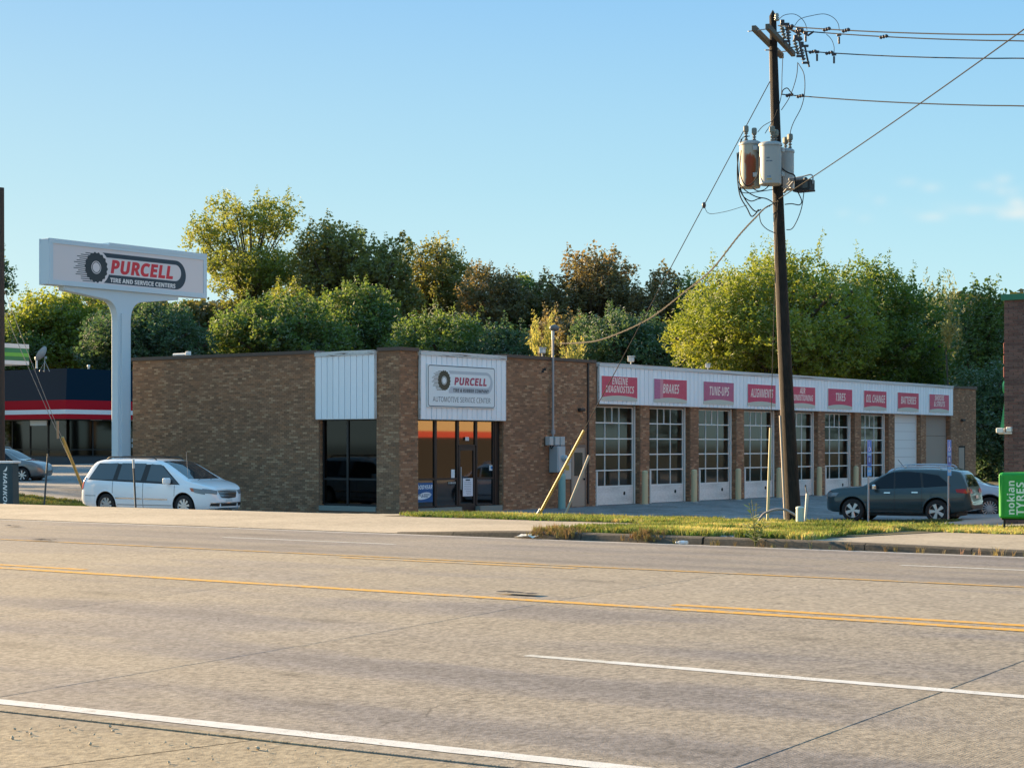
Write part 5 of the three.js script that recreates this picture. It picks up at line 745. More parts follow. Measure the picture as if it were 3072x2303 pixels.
{ // dark teal suv, nose to the left
  const L = 4.84, p = carPaint([.032, .056, .063], { roughness: .3 });
  const spec = { category: 'suv', paint: p, length: L, width: 1.98, tumble: .28, crown: .02, tyre: .372, rim: .245, arch: .44, axles: [1.08, 3.83], spokes: 5, spokeW: [.026, .058],
    top: suvTop(L), plan: [[0, .78], [.06, .88], [.25, .95], [.7, .985], [1.2, 1], [3.9, 1], [4.3, .97], [4.55, .90], [4.72, .77], [4.8, .62], [L, .46]], bottom: [[0, .42], [.4, .34], [1, .29], [3.8, .29], [4.5, .30], [L, .38]], belt: [[0, 1.10], [.6, 1.14], [2, 1.08], [3.85, 1.0], [L, .82]],
    windows: [[[[.66, 1.20], [1.50, 1.13]], [[1.05, 1.50], [1.58, 1.60]]], [[[1.58, 1.125], [2.42, 1.095]], [[1.66, 1.605], [2.46, 1.62]]], [[[2.48, 1.09], [3.34, 1.07]], [[2.50, 1.62], [2.74, 1.54]]]],
    pillarTrim: [[[[.62, 1.185], [3.42, 1.05]], [[1.05, 1.53], [2.1, 1.65], [2.76, 1.57]]]], seams: [[[1.56, .42], [1.56, 1.12]], [[2.44, .38], [2.44, 1.09]], [[3.30, .40], [3.30, 1.05]], [[1.6, .42], [3.3, .40]]], handles: [[1.78, .97], [2.68, .95]], handleMat: chrome, moulding: [[[1.62, .60], [2.46, .60]], [[2.5, .60], [3.32, .60]]], mouldMat: p, sill: [[1.55, .33], [3.35, .33]], sillMat: mat([.25, .26, .27], .4),
    mirror: [3.06, 1.12], mirrorMat: chrome, lips: [[1, 1]], lipMat: p,
    headlight: [[[[.50, .80], [.84, .80]], [[.46, .90], [.84, .95]]]], headlightSide: [[[[4.38, .82], [4.62, .78]], [[4.30, .93], [4.6, .93]]]], tailSide: [[[[.13, .95], [.44, .98]], [[.17, 1.10], [.48, 1.08]]]], tailRear: [[[[.42, .95], [.80, .95]], [[.44, 1.08], [.76, 1.10]]]],
    screen: [[[3.46, -.72], [3.52, 0], [3.46, .72]], [[2.56, -.58], [2.60, 0], [2.56, .58]]], rearGlass: [[[-.70, 1.16], [.70, 1.16]], [[-.56, 1.54], [.56, 1.54]]], rails: { xs: [1.0, 1.1, 1.7, 2.3, 2.5, 2.6], z: .60, bars: [] , m: M.galv },
    extras: [['grille', 'x+', [[-.30, .62], [.30, .62]], [[-.40, .82], [.40, .82]], trimM, .008], ['rear_bumper_trim', 'x-', [[-.8, .44], [.8, .44]], [[-.8, .56], [.8, .56]], trimM, .01], ['bumper_chrome', 'x-', [[-.82, .66], [.82, .66]], [[-.82, .69], [.82, .69]], chrome, .018], ['number_plate', 'x-', [[-.16, .78], [.16, .78]], [[-.16, .88], [.16, .88]], mat([.5, .5, .5], .5), .02]] };
  const f = V(-.987, 0, .1586).normalize(), c = V(-24.85, 0, -55.0).addScaledVector(V(.1586, 0, .987), -.86).addScaledVector(f, -(1.08 + 3.83) / 2); c.y = -.27;
  const car = makeCar('dark_suv', 'dark teal suv parked broadside in the lot with its nose to the left', spec, c, Math.atan2(-f.z, f.x));
  obj('rear_spoiler', rbox(.22, .04, 1.1, .015, .46, 1.60, 0), p, car);
}
{ // silver blue suv behind it, nose to the right
  const L = 4.72, p = carPaint([.36, .45, .53]);
  const spec = { category: 'suv', paint: p, length: L, width: 1.93, tumble: .32, crown: .02, tyre: .37, rim: .25, arch: .435, axles: [1.0, 3.82], spokes: 15, spokeW: [.010, .013],
    top: [[0, .62], [.06, .85], [.14, 1.05], [.4, 1.45], [.62, 1.64], [1, 1.70], [1.8, 1.74], [2.3, 1.725], [2.7, 1.65], [3.1, 1.45], [3.6, 1.17], [3.75, 1.12], [4.2, 1.06], [4.5, .97], [4.62, .86], [4.69, .72], [L, .55]], plan: [[0, .78], [.1, .9], [.4, .96], [1, 1], [3.8, 1], [4.2, .97], [4.45, .89], [4.6, .78], [L, .5]], bottom: [[0, .4], [.4, .32], [3.8, .28], [4.5, .30], [L, .38]], belt: [[0, 1.1], [2, 1.08], [3.7, 1.02], [L, .85]],
    windows: [[[[.70, 1.18], [1.48, 1.13]], [[1.0, 1.50], [1.56, 1.56]]], [[[1.56, 1.125], [2.40, 1.10]], [[1.64, 1.57], [2.46, 1.58]]], [[[2.48, 1.1], [3.36, 1.07]], [[2.54, 1.575], [2.86, 1.50]]]], seams: [[[1.52, .4], [1.52, 1.12]], [[2.44, .38], [2.44, 1.1]], [[3.36, .4], [3.36, 1.06]]], handles: [[1.72, .96], [2.62, .95]], moulding: [[[1.55, .5], [3.3, .5]]], mouldMat: trimM, mirror: [3.2, 1.12],
    headlight: [[[[.5, .82], [.84, .82]], [[.5, .94], [.84, .96]]]], headlightSide: [[[[4.3, .84], [4.5, .8]], [[4.2, .97], [4.45, .95]]]], screen: [[[3.56, -.70], [3.62, 0], [3.56, .70]], [[2.62, -.58], [2.66, 0], [2.62, .58]]], rails: { xs: [.9, 1.0, 1.6, 2.2, 2.5, 2.6], z: .62, bars: [], m: p }, lips: [[1, 1]], lipMat: trimM };
  const f = V(.956, 0, -.293 * .9).normalize(), c = at(2979, 1530, 66.6).setY(0).addScaledVector(f, -4.2); c.y = -.46; const car = makeCar('silver_suv', 'silver blue suv half hidden behind the dark one, nose to the right', spec, c, Math.atan2(-f.z, f.x));
  car.scale.setScalar(1.1); obj('aerial', rod(V(.95, 1.71, .2), V(.75, 1.95, .2), .008), trimM, car);
}
{ // gray crossover at the left edge
  const L = 4.6, p = carPaint([.20, .195, .19], { metalness: .5 });
  const spec = { category: 'suv', paint: p, length: L, width: 1.86, tumble: .32, crown: .02, tyre: .35, rim: .235, arch: .41, axles: [.95, 3.62], spokes: 7, spokeW: [.018, .026],
    top: [[0, .62], [.06, .85], [.16, 1.05], [.45, 1.45], [.7, 1.60], [1.2, 1.65], [1.9, 1.66], [2.4, 1.62], [2.8, 1.47], [3.3, 1.2], [3.5, 1.10], [4.0, 1.02], [4.35, .90], [4.5, .78], [L, .55]], plan: [[0, .78], [.1, .9], [.4, .96], [1, 1], [3.6, 1], [4.05, .96], [4.35, .86], [4.52, .7], [L, .5]], bottom: [[0, .38], [.4, .3], [3.6, .26], [4.3, .28], [L, .36]], belt: [[0, 1.08], [2, 1.04], [3.5, .98], [L, .82]],
    windows: [[[[.68, 1.14], [1.42, 1.09]], [[.98, 1.44], [1.5, 1.48]]], [[[1.5, 1.085], [2.26, 1.06]], [[1.58, 1.49], [2.32, 1.5]]], [[[2.34, 1.06], [3.2, 1.02]], [[2.4, 1.495], [2.7, 1.40]]]], seams: [[[1.46, .38], [1.46, 1.08]], [[2.3, .36], [2.3, 1.06]], [[3.18, .38], [3.18, 1.02]]], handles: [[1.66, .93], [2.5, .92]], sill: [[1.4, .33], [3.2, .33]], moulding: [[[1.4, .42], [3.2, .42]]], mouldMat: chrome, mirror: [3.02, 1.06], mirrorMat: M.black,
    headlight: [[[[.48, .72], [.82, .74]], [[.44, .82], [.82, .88]]]], headlightSide: [[[[4.1, .78], [4.36, .74]], [[4.02, .90], [4.3, .87]]]], screen: [[[3.38, -.66], [3.44, 0], [3.38, .66]], [[2.56, -.56], [2.6, 0], [2.56, .56]]], lips: [[1, 1]], lipMat: trimM, rails: { xs: [.9, 1, 1.6, 2.1, 2.3, 2.4], z: .58, bars: [], m: M.galv } };
  const D = 90, rd = V(.985, 0, -.17), f = V(rd.x * CA - rd.z * SA, 0, -(rd.x * SA + rd.z * CA)).normalize(), c = at(88, 1423, D).setY(0).addScaledVector(f, -3.62); c.y = EYE - 1.77; const car = makeCar('gray_crossover', 'grey crossover cut by the left edge, parked before the dark store', spec, c, Math.atan2(-f.z, f.x));
}

// ------------------------------------------------------------------ the store on the left, the canopy, the brick building on the right
{
  const c0 = at(200, 1397, 115), s = thing('convenience_store', 'low store with a navy mansard roof and red and white bands', 'building', V(c0.x, .94, c0.z)), LW = 26, DW = 22; // corner at the origin, front along -x, side along -z
  const y = (v) => v - .94, navy = phys([.008, .024, .042], 1, { specularIntensity: .1 }), red = phys([.46, .006, .018], .6, { specularIntensity: .3 }), wht = mat([.8, .8, .8], .5);
  const band = (n, y0, y1, out, m) => { const p = []; p.push(span(-LW, out, y(y0), y(y1), -.4, out), span(-.4, out - .001, y(y0), y(y1), -DW, -.401)); return obj(n, p, m, s); };
  // sloping mansard with a course of shingles
  const man = (o0, o1, ya, yb) => { const P = [[-LW - .0, o0], [o0, o0], [o0, -DW]], Q = [[-LW, o1], [o1, o1], [o1, -DW]], pos = [], uv = [], id = []; for (let i = 0; i < 3; i++) { const a = P[i], b = Q[i]; pos.push(a[0], y(ya), i < 2 ? o0 : -DW, b[0], y(yb), i < 2 ? o1 : -DW); uv.push(i * 12, 0, i * 12, 2); } for (let i = 0; i < 2; i++) { const a = i * 2; id.push(a, a + 2, a + 1, a + 2, a + 3, a + 1); } const g = new THREE.BufferGeometry(); g.setAttribute('position', new THREE.Float32BufferAttribute(pos, 3)); g.setAttribute('uv', new THREE.Float32BufferAttribute(uv, 2)); g.setIndex(id); return toCreasedNormals(g, .3); };
  const cour = []; for (let k = 0; k < 9; k++) cour.push(man(.62 - k * .07, .575 - k * .07, 5.04 + k * .222, 5.04 + (k + 1) * .222 + .02));
  obj('mansard_roof', cour, navy, s); obj('roof', span(-LW, -.02, y(6.9), y(6.98), -DW, -.03), M.dark, s);
  band('red_band', 4.46, 5.05, .66, red); band('white_band', 4.18, 4.459, .665, wht); band('red_band', 3.87, 4.179, .66, red);
  obj('soffit', [span(-LW, .6, y(3.84), y(3.868), -.05, .6), span(-.05, .599, y(3.84), y(3.868), -DW, -.051)], mat([.12, .11, .10], .8), s);
  obj('wall', [span(-LW, -LW + .3, 0, y(6.9), -DW, -.25), span(-LW, 0, 0, y(6.9), -DW, -DW + .3), span(-LW + .3, -.25, y(3.9), y(6.9), -.3, -.2), span(-.3, -.2, y(3.9), y(6.9), -DW + .3, -.3), span(-.3, -.02, 0, .55, -DW + .3, -.3), span(-LW + .3, 0, 0, .55, -.3, -.02)], mat([.05, .06, .07], .8), s);
  obj('floor', span(-LW + .3, -.3, -.1, .02, -DW + .3, -.3), mat([.1, .1, .1], .8), s); obj('rear_partition', span(-LW + .3, -8, 0, 2.9, -9, -8.8), mat([.10, .09, .08], .9), s);
  const gl = phys([.07, .075, .07], .04, { transmission: 1, thickness: 0, ior: 1.5 }), fr = mat([.01, .011, .012], .5);
  const win = (x0, x1, side) => { const w = part('window', s), bar = (a, b, c, d) => side ? span(-.16, -.06, c, d, a, b) : span(a, b, c, d, -.16, -.06); obj('frame', [bar(x0, x0 + .09, .56, 2.92), bar(x0 + .091, x1, 2.84, 2.92), bar(x0 + .091, x1, .56, .64), bar(x0 + .091, x1, .98, 1.04)], fr, w); for (const [a, b] of [[1.04, 2.84], [.64, .98]]) { const g = new THREE.PlaneGeometry(x1 - x0 - .09, b - a); if (side) g.rotateY(Math.PI / 2); g.translate(side ? -.11 : (x0 + .09 + x1) / 2, (a + b) / 2, side ? (x0 + .09 + x1) / 2 : -.11); obj('pane', g, gl, w); } };
  for (let i = 0; i < 10; i++) win(-.2 - (i + 1) * 1.75, -.2 - i * 1.75, false); for (let i = 0; i < 8; i++) win(-.3 - (i + 1) * 1.9, -.3 - i * 1.9, true);
  obj('light_strip', [0, 1, 2, 3].map((i) => box(.08, .06, .9, .2, y(3.84), -2.2 - i * 3.2)), mat([.6, .58, .52], .6), s);
  // two papers in the side glass and a lit sign panel at the left
  const z = (px) => { const p = at(px, 1340, 118); return p.z - c0.z; };
  for (const yy of [1320, 1337]) obj('window_paper', box(.01, .24, .42, -.05, EYE + (HY - yy) / FOC * 119 - .94, -5.6), mat([.42, .45, .45], .7), s);
  obj('sign_panel', box(1.6, .32, .06, at(10, 1270, 115).x - c0.x + .5, 2.7, .02), mat([.72, .72, .70], .5), s);
  const v = thing('roof_vent', 'small pale vent on the navy roof edge of the store', 'vent', at(109, 1105, 114.5)); obj('vent_cap', [lathe([[.06, 0], [.06, .5], [.12, .52], [.12, .72], [0, .76]], 12)], M.white, v);
  const u = thing('roof_vent', 'tiny pale vent far right on the store roof', 'vent', at(265, 1106, 118)); obj('vent_cap', [lathe([[.06, 0], [.06, .1], [.1, .12], [.1, .24], [0, .26]], 12)], M.white, u);
  const d = at(131, 1100, 114.2), t = thing('satellite_dish', 'grey satellite dish tilted skyward on the store roof', 'satellite dish', d, 0); const pts = []; for (let i = 0; i <= 8; i++) { const r = .52 * i / 8; pts.push([r, .22 * (r / .52) ** 2]); } const dish = new THREE.LatheGeometry(pts.map((q) => new THREE.Vector2(...q)), 24); dish.rotateX(.35).rotateZ(.95).translate(-.03, .72, 0); obj('dish', dish, mat([.42, .44, .45], .5, { side: THREE.DoubleSide }), t); obj('stand', [rod(V(0, -.3, 0), V(.08, .6, 0), .03), rod(V(-.35, -.3, .1), V(.08, .35, 0), .015), rod(V(.4, -.3, -.1), V(.08, .35, 0), .015), rbox(.16, .16, .12, .03, .14, .56, 0)], M.steel, t);
}
{ // corner of a fuel canopy at the left edge
  const p = at(86, 1064, 75), t = thing('fuel_canopy', 'fuel canopy with green and white stripes at the left edge', 'canopy', V(p.x, 0, p.z)), yy = (py) => EYE + (HY - py) / FOC * 75, L = 9, Wd = 9;
  const bands = [[1095, 1083, [.78, .79, .78]], [1083, 1071, [.03, .20, .075]], [1071, 1059.5, [.16, .50, .07]], [1059.5, 1046, [.035, .24, .10]], [1046, 1033, [.78, .79, .78]]];
  bands.forEach(([a, b, c], i) => obj('fascia_stripe', rbox(Wd, yy(b) - yy(a) - .004, L, .004, -Wd / 2, (yy(a) + yy(b)) / 2, L / 2), mat(c, .45), t)); for (const z of [1.5 + 4, 7.5]) obj('column', box(.35, yy(1095), .35, -Wd + 1.5, yy(1095) / 2, z), M.white, t);
}
{ // the cut-off pole at the left edge with its guys
  const a = at(0, 1400, 68), b = at(0, 563, 68), t = thing('utility_pole', 'dark pole cut by the left edge of the view', 'utility pole', V(a.x, landY(a.x, -a.z), a.z)); obj('shaft', lathe([[.17, 0], [.135, b.y - landY(a.x, -a.z)], [0, b.y - landY(a.x, -a.z) + .02]], 16), mat([.05, .04, .035], .9), t);
  const base = at(249, 1475, 73); base.y = Math.max(landY(base.x, -base.z), base.y - .1); const top1 = at(-20, 860, 68), top2 = at(4, 850, 68);
  wire('guy_wire', 'left guy wire of the pole at the left edge', [top1, at(118, 1180, 71), base], .012, mat([.3, .32, .33], .5)); wire('guy_wire', 'right guy wire of the pole at the left edge', [top2, at(126, 1170, 71), base.clone().add(V(.05, 0, .05))], .012, mat([.3, .32, .33], .5));
  const g = thing('guy_guard', 'yellow guy guard slanting behind the tail of the white van', 'guy guard', base), u = at(186, 1311, 71.9).sub(base); obj('guard_tube', rod(V(0, 0, 0), u, .06, .055, 10), mat([.50, .36, .10], .5), g);
  const h = at(171, 1262, 71.4), k = thing('guy_guard', 'short weathered wooden strip hanging on the left guys', 'guy guard', h); obj('strip', rod(V(0, 0, 0), at(172, 1316, 71.4).sub(h), .05, .04, 6), mat([.40, .28, .17], .7), k);
}
{ // covered tyre racks
  const cover = (label, p, w, h, d, turn, col, draw, tw) => { const t = thing('tyre_rack_cover', label, 'cover', p, turn); const g = new RoundedBoxGeometry(w, h, d, 10, .07), q = g.attributes.position, n = g.attributes.normal; for (let i = 0; i < q.count; i++) { const x = q.getX(i), y = q.getY(i), z = q.getZ(i), k = .035 * (fbm(x * 4 + z * 3 + 5, y * 3 + z * 2, 3) - .5) * 3.2 * (n.getZ(i) > .6 ? .25 : 1); q.setXYZ(i, x + n.getX(i) * k, y + h / 2 + n.getY(i) * k, z + n.getZ(i) * k); } g.computeVertexNormals(); obj('fabric', g, mat([1, 1, 1], .55, { map: canvasTex(64, 64, (c) => { c.fillStyle = col; c.fillRect(0, 0, 64, 64); }) }), t);
    const pr = new THREE.PlaneGeometry(w * .82, h * .9, 24, 24), pq = pr.attributes.position; for (let i = 0; i < pq.count; i++) { const x = pq.getX(i), y = pq.getY(i); const k = .035 * (fbm(x * 4 + d / 2 * 3 + 5, y * 3 + d, 3) - .5) * 1.6 * 2; pq.setXYZ(i, x, y + h / 2, d / 2 + .022 + .25 * k); } pr.computeVertexNormals(); obj('print', pr, mat([1, 1, 1], .55, { map: canvasTex(512, 640, draw) }), t); return t; };
  const vert = (g, s, x, y, size, len, dir, font = 'bold') => { g.save(); g.translate(x, y); g.rotate(dir * Math.PI / 2); g.font = `${font} ${size}px sans-serif`; const m = g.measureText(s).width; g.scale(len / m, 1); g.textAlign = 'left'; g.fillText(s, 0, 0); g.restore(); };
  const p = at(3052, 1552, 36.6), gy = landY(p.x, -p.z); cover('bright green tyre maker cover at the right edge before the brick wall', V(p.x + .16, p.y - .02, p.z), 1.0, .92, .6, .42, '#1f9c35', (g, w, h) => { g.fillStyle = '#1f9c35'; g.fillRect(0, 0, w, h); g.fillStyle = '#d6e6d4'; vert(g, 'nokian', w * .24, h * .96, 120, h * .84, -1); vert(g, 'TYRES', w * .46, h * .96, 128, h * .8, -1); });
  const rk = thing('cover_stand', 'low dark stand under the bright green cover', 'stand', V(p.x + .16, gy, p.z), .42); obj('frame', [box(.04, Math.max(.1, p.y - gy), .04, -.4, Math.max(.1, p.y - gy) / 2, .2), box(.04, Math.max(.1, p.y - gy), .04, .4, Math.max(.1, p.y - gy) / 2, .2), box(.9, .04, .5, 0, Math.max(.08, p.y - gy) - .02, 0)], M.dark, rk);
  const a = at(12, 1505, 56); a.y = landY(a.x, -a.z); const hk = cover('dark teal tyre maker cover with white lettering at the left edge', a, .72, EYE + (HY - 1386) / FOC * 56 - a.y, .7, .55, '#27424b', (g, w, h) => { g.fillStyle = '#27424b'; g.fillRect(0, 0, w, h); g.fillStyle = '#dfe6e6'; vert(g, 'HANKOOK', w * .66, h * .14, 150, h * .84, 1, 'italic bold'); g.beginPath(); g.moveTo(w * .64, h * .13); g.quadraticCurveTo(w * .8, h * .1, w * .86, h * .02); g.quadraticCurveTo(w * .9, h * .1, w * .8, h * .13); g.closePath(); g.fill(); g.fillStyle = '#9fb0b2'; vert(g, 'driving emotion', w * .34, h * .3, 80, h * .66, 1); });
  obj('lid_cloth', rbox(.8, .07, .74, .03, 0, EYE + (HY - 1386) / FOC * 56 - a.y, 0), mat([.66, .68, .68], .8), hk);
}
{ // brick building on the right
  const c = at(3013, 1337, 40), y0 = .3, top = 5.36, s = thing('brick_building', 'red brown brick building with a green roof edge at the right edge', 'building', V(c.x, 0, c.z)), W = 16, Dp = 44;
  const mort = mat([.34, .30, .27], .95, { bumpMap: bumpTile(.4), bumpScale: .003 }), green = mat([.02, .16, .085], .45);
  obj('wall', [span(.014, W, y0 - .6, top, -.3, -.014), span(W - .3, W, y0 - .6, top, -Dp, -.301), span(.014, W - .301, y0 - .6, top, -Dp, -Dp + .3)], mort, s);
  // the long side that faces the garage doors: cream above a red band, the service building's shadow painted dark below
  obj('side_wall', span(.012, .3, 2.95, top - .001, -Dp + .301, -.302), mat([.48, .33, .17], .85, { bumpMap: bumpTile(.6), bumpScale: .004 }), s); obj('side_band', span(.0, .3, 2.62, 2.949, -Dp + .301, -.302), mat([.42, .05, .03], .7), s); obj('side_painted_shade', span(.013, .3, y0 - .6, 2.619, -Dp + .301, -.302), mat([.022, .018, .016], .9), s);
  obj('roof', span(.3, W - .3, top - .4, top - .3, -Dp + .3, -.3), M.dark, s); obj('coping', [span(-.05, W + .05, top, top + .13, -.35, .05), span(-.05, .35, top, top + .129, -Dp, -.351)], green, s);
  const R = rng(31), list = []; layBricks([[0, .62, y0 - .1, top]], (x, y) => V(x, y, -.012), 0, R, list, BRK.red, .0715, .214); placeBricks(list, s, 'red', V(c.x, 0, c.z));
  const r2 = []; layBricks([[.62, 3, y0 - .1, top]], (x, y) => V(x, y, -.012), 0, R, r2, BRK.red, .0715, .214); placeBricks(r2, s, 'red', V(c.x, 0, c.z), .03, 0);
  const yy = (py) => EYE + (HY - py) / FOC * 40; const t = thing('channel_letters', 'red channel letters seen edge on, fixed to the side of the brick building', 'sign', V(c.x - .001, 0, c.z - .5)); const redM = mat([.22, .02, .02], .5), edge = mat([.45, .45, .38], .5);
  for (const [a, b] of [[1026, 1060], [1064, 1090], [1098, 1131]]) { obj('letter', rbox(.1, yy(a) - yy(b), .5, .01, -.06, (yy(a) + yy(b)) / 2, 0), redM, t); } obj('raceway', box(.02, yy(1026) - yy(1131), .1, -.005, (yy(1026) + yy(1131)) / 2, .2), edge, t);
  const q = thing('green_sign', 'green sign panel and dot seen edge on below the red letters', 'sign', V(c.x - .001, 0, c.z - .3)); obj('dot', new THREE.CylinderGeometry(.15, .15, .09, 20).rotateZ(Math.PI / 2).translate(-.05, (yy(1140) + yy(1180)) / 2, 0), mat([.03, .26, .12], .4), q); const sh = new THREE.Shape(); sh.moveTo(0, yy(1195)); sh.lineTo(-.02, yy(1195)); sh.lineTo(-.12, yy(1285)); sh.lineTo(0, yy(1285)); sh.closePath(); obj('panel', new THREE.ExtrudeGeometry(sh, { depth: .4, bevelEnabled: false }).translate(0, 0, -.2), mat([.03, .26, .11], .4), q);
  const f = thing('wall_floodlight', 'white flood light on the corner of the right brick building', 'flood light', V(c.x, (yy(1282) + yy(1300)) / 2, c.z + .02)); obj('housing', [rbox(.16, .11, .2, .02, -.05, 0, .02), rbox(.12, .11, .1, .02, .14, .02, .03), rod(V(-.1, -.06, .03), V(.2, -.06, .03), .02)], mat([.78, .76, .70], .4), f);
}

// ------------------------------------------------------------------ trees
function spray(n, r, l, w, seed, up = 0) { // a twig-end of leaves: small folded blades spread through a ball
  const R = rng(seed), pos = [], idx = [];
  for (let i = 0; i < n; i++) {
    const a = R() * 6.2832, c = 2 * R() - 1, s = Math.sqrt(1 - c * c), d = r * Math.cbrt(R()), o = V(Math.cos(a) * s * d, c * d, Math.sin(a) * s * d), ax = V(R() - .5, (R() - .5) * .8 - .15 + up, R() - .5).normalize(), sd = ax.clone().cross(V(R() - .5, R() - .5, R() - .5)).normalize(), nn = ax.clone().cross(sd), k = .7 + .6 * R(), L = l * k, W = w * k, b = pos.length / 3;
    const q = [o, o.clone().addScaledVector(ax, L * .45).addScaledVector(sd, W).addScaledVector(nn, W * .3), o.clone().addScaledVector(ax, L), o.clone().addScaledVector(ax, L * .45).addScaledVector(sd, -W).addScaledVector(nn, W * .3)];
    for (const v of q) pos.push(v.x, v.y, v.z); idx.push(b, b + 1, b + 2, b, b + 2, b + 3);
  }
  const g = new THREE.BufferGeometry(); g.setAttribute('position', new THREE.Float32BufferAttribute(pos, 3)); g.setIndex(idx); g.computeVertexNormals(); return g;
}
const SPRAYS = [spray(8, .44, .30, .095, 1), spray(8, .47, .32, .10, 2, .2), spray(8, .42, .36, .065, 3, .5)];
const foliageMat = leafMat({ transmission: .6, roughness: .9 }), barkM = mat([.085, .068, .052], .95);
const PAL = { mapleShade: [[.055, .095, .015], [.092, .135, .018], [.14, .17, .022]], poplar: [[.085, .112, .018], [.135, .155, .022], [.19, .19, .028]], olive: [[.085, .095, .022], [.13, .13, .028], [.19, .16, .03]], green: [[.042, .078, .017], [.075, .115, .021], [.115, .148, .025]], deep: [[.032, .064, .026], [.046, .084, .031], [.072, .106, .034]], brown: [[.085, .078, .026], [.12, .098, .034], [.16, .11, .038]], maple: [[.088, .12, .015], [.138, .168, .018], [.195, .205, .024]], silver: [[.10, .13, .06], [.14, .165, .08], [.18, .19, .08]], gold: [[.16, .12, .03], [.24, .17, .045], [.30, .21, .055]], yellow: [[.17, .18, .04], [.25, .24, .06], [.31, .28, .08]] };
let leafTotal = 0;
// px: crown centre, w: crown width, top and bot: crown top and bottom, all as seen in the photograph at depth D
function tree(name, label, px, w, top, bot, D, pal, o = {}) {
  const R = rng(px * 7 + top * 13 + (o.seed ?? 0)), c = at(px, (top + bot) / 2, D), base = V(c.x, landY(c.x, -c.z), c.z), t = thing(name, label, o.category ?? 'tree', base, 0, o.group), m = D / FOC, rx = w / 2 * m * 1.08, ry = (bot - top) / 2 * m * 1.03, cy = c.y - base.y, rc0 = o.clump ?? Math.max(.8, .21 * Math.min(rx, ry) + .35);
  const clumps = [], want = o.n ?? Math.round(26 + 5.5 * rx * ry / (rc0 * rc0) * .32), shape = o.shape ?? ((k) => 1);
  for (let tries = 0; clumps.length < want && tries < want * 40; tries++) {
    const a = R() * 6.2832, v = 2 * R() - 1, s = Math.sqrt(1 - v * v), d = Math.pow(R(), .42), x = Math.cos(a) * s * d, z = Math.sin(a) * s * d, y = v * d, k = shape(y) * (.74 + .52 * fbm(Math.cos(a) * 1.6 + px, v * 2.2 + Math.sin(a) * 1.6 + 9, 2)), p = V(x * k * (rx - rc0 * .6), cy + y * (ry - rc0 * .5), z * k * (rx * .85 - rc0 * .5) * (o.flat ?? 1));
    const hole = o.holes && fbm(p.x * .33 + 11 + px, p.y * .33 + 4, 3) < o.holes; if (hole) continue;
    if (clumps.some((q) => q.p.distanceTo(p) < rc0 * (o.gap ?? .75))) continue; clumps.push({ p, r: rc0 * (.5 + .85 * R()), y });
  }
  const trunkR = o.trunk ?? Math.max(.12, .028 * (cy + ry)), stems = [], fork = Math.max(.6, cy - ry * (o.fork ?? .75)); const lean = V((R() - .5) * .5, 0, (R() - .5) * .5);
  stems.push(tube([V(0, -.3, 0), V(lean.x * .3, fork * .5, lean.z * .3), V(lean.x, fork, lean.z)], trunkR, 8, 8));
  const limbs = clumps.filter((_, i) => i % (o.limbEvery ?? 3) === 0); for (const q of limbs) { const e = q.p.clone(), mid = V(lean.x + (e.x - lean.x) * .35, fork + (e.y - fork) * .55, lean.z + (e.z - lean.z) * .35); stems.push(new THREE.TubeGeometry(new THREE.CatmullRomCurve3([V(lean.x, fork - .4, lean.z), mid, e]), 6, trunkR * (.16 + .2 * R()) * (o.limbR ?? 1), 4)); }
  obj('trunk', stems, barkM, t);
  const items = [], dens = o.dens ?? 15;
  for (const q of clumps) { const n = Math.round(dens * q.r * q.r * (1.2 + .5 * R())); const tint = R(); for (let i = 0; i < n; i++) { const a = R() * 6.2832, v = 2 * R() - 1, s = Math.sqrt(1 - v * v), d = q.r * (.35 + .65 * Math.sqrt(R())), p = V(q.p.x + Math.cos(a) * s * d, q.p.y + v * d * .8, q.p.z + Math.sin(a) * s * d); items.push([p, tint]); } }
  const nShoots = o.shoots ?? Math.round(clumps.length * .7);
  for (let i = 0; i < nShoots; i++) { // upright leafy shoots round the outline
    const q = clumps[Math.floor(R() * clumps.length)]; const up = clamp((q.p.y - cy) / ry * .5 + .75, .3, 1.2), out = V(q.p.x / rx * .5, 1, q.p.z / rx * .5).normalize(), L = (o.shootL ?? (o.shoots ? 2 : .8)) * (.5 + .7 * R()) * up, st = q.p.clone().addScaledVector(out, q.r * .5); for (let k = 0; k <= L; k += .28) { items.push([st.clone().addScaledVector(out, k + .3).add(V((R() - .5) * .25, 0, (R() - .5) * .25)), R(), 1 - .5 * k / L]); } }
  const geo = o.narrow ? SPRAYS[2] : SPRAYS[Math.floor(R() * 2)], sc = (o.leaf ?? 1), im = new THREE.InstancedMesh(geo, foliageMat, items.length), M4 = new THREE.Matrix4(), Q = new THREE.Quaternion(), E = new THREE.Euler(), C = new THREE.Color(), pl = PAL[pal];
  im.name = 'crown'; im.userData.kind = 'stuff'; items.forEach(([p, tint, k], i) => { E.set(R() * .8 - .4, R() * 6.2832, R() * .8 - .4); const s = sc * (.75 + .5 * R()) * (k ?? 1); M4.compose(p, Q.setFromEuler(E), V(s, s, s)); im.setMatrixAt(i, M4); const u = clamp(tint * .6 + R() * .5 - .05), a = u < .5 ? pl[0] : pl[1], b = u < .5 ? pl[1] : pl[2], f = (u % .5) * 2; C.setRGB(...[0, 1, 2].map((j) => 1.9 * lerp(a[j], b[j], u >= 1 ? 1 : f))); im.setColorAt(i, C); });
  im.castShadow = im.receiveShadow = true; t.add(im); leafTotal += items.length; return t;
}
const dome = (y) => Math.sqrt(Math.max(.05, 1 - .25 * y * y)), vase = (y) => .62 + .38 * y, cone = (y) => .85 - .4 * y;
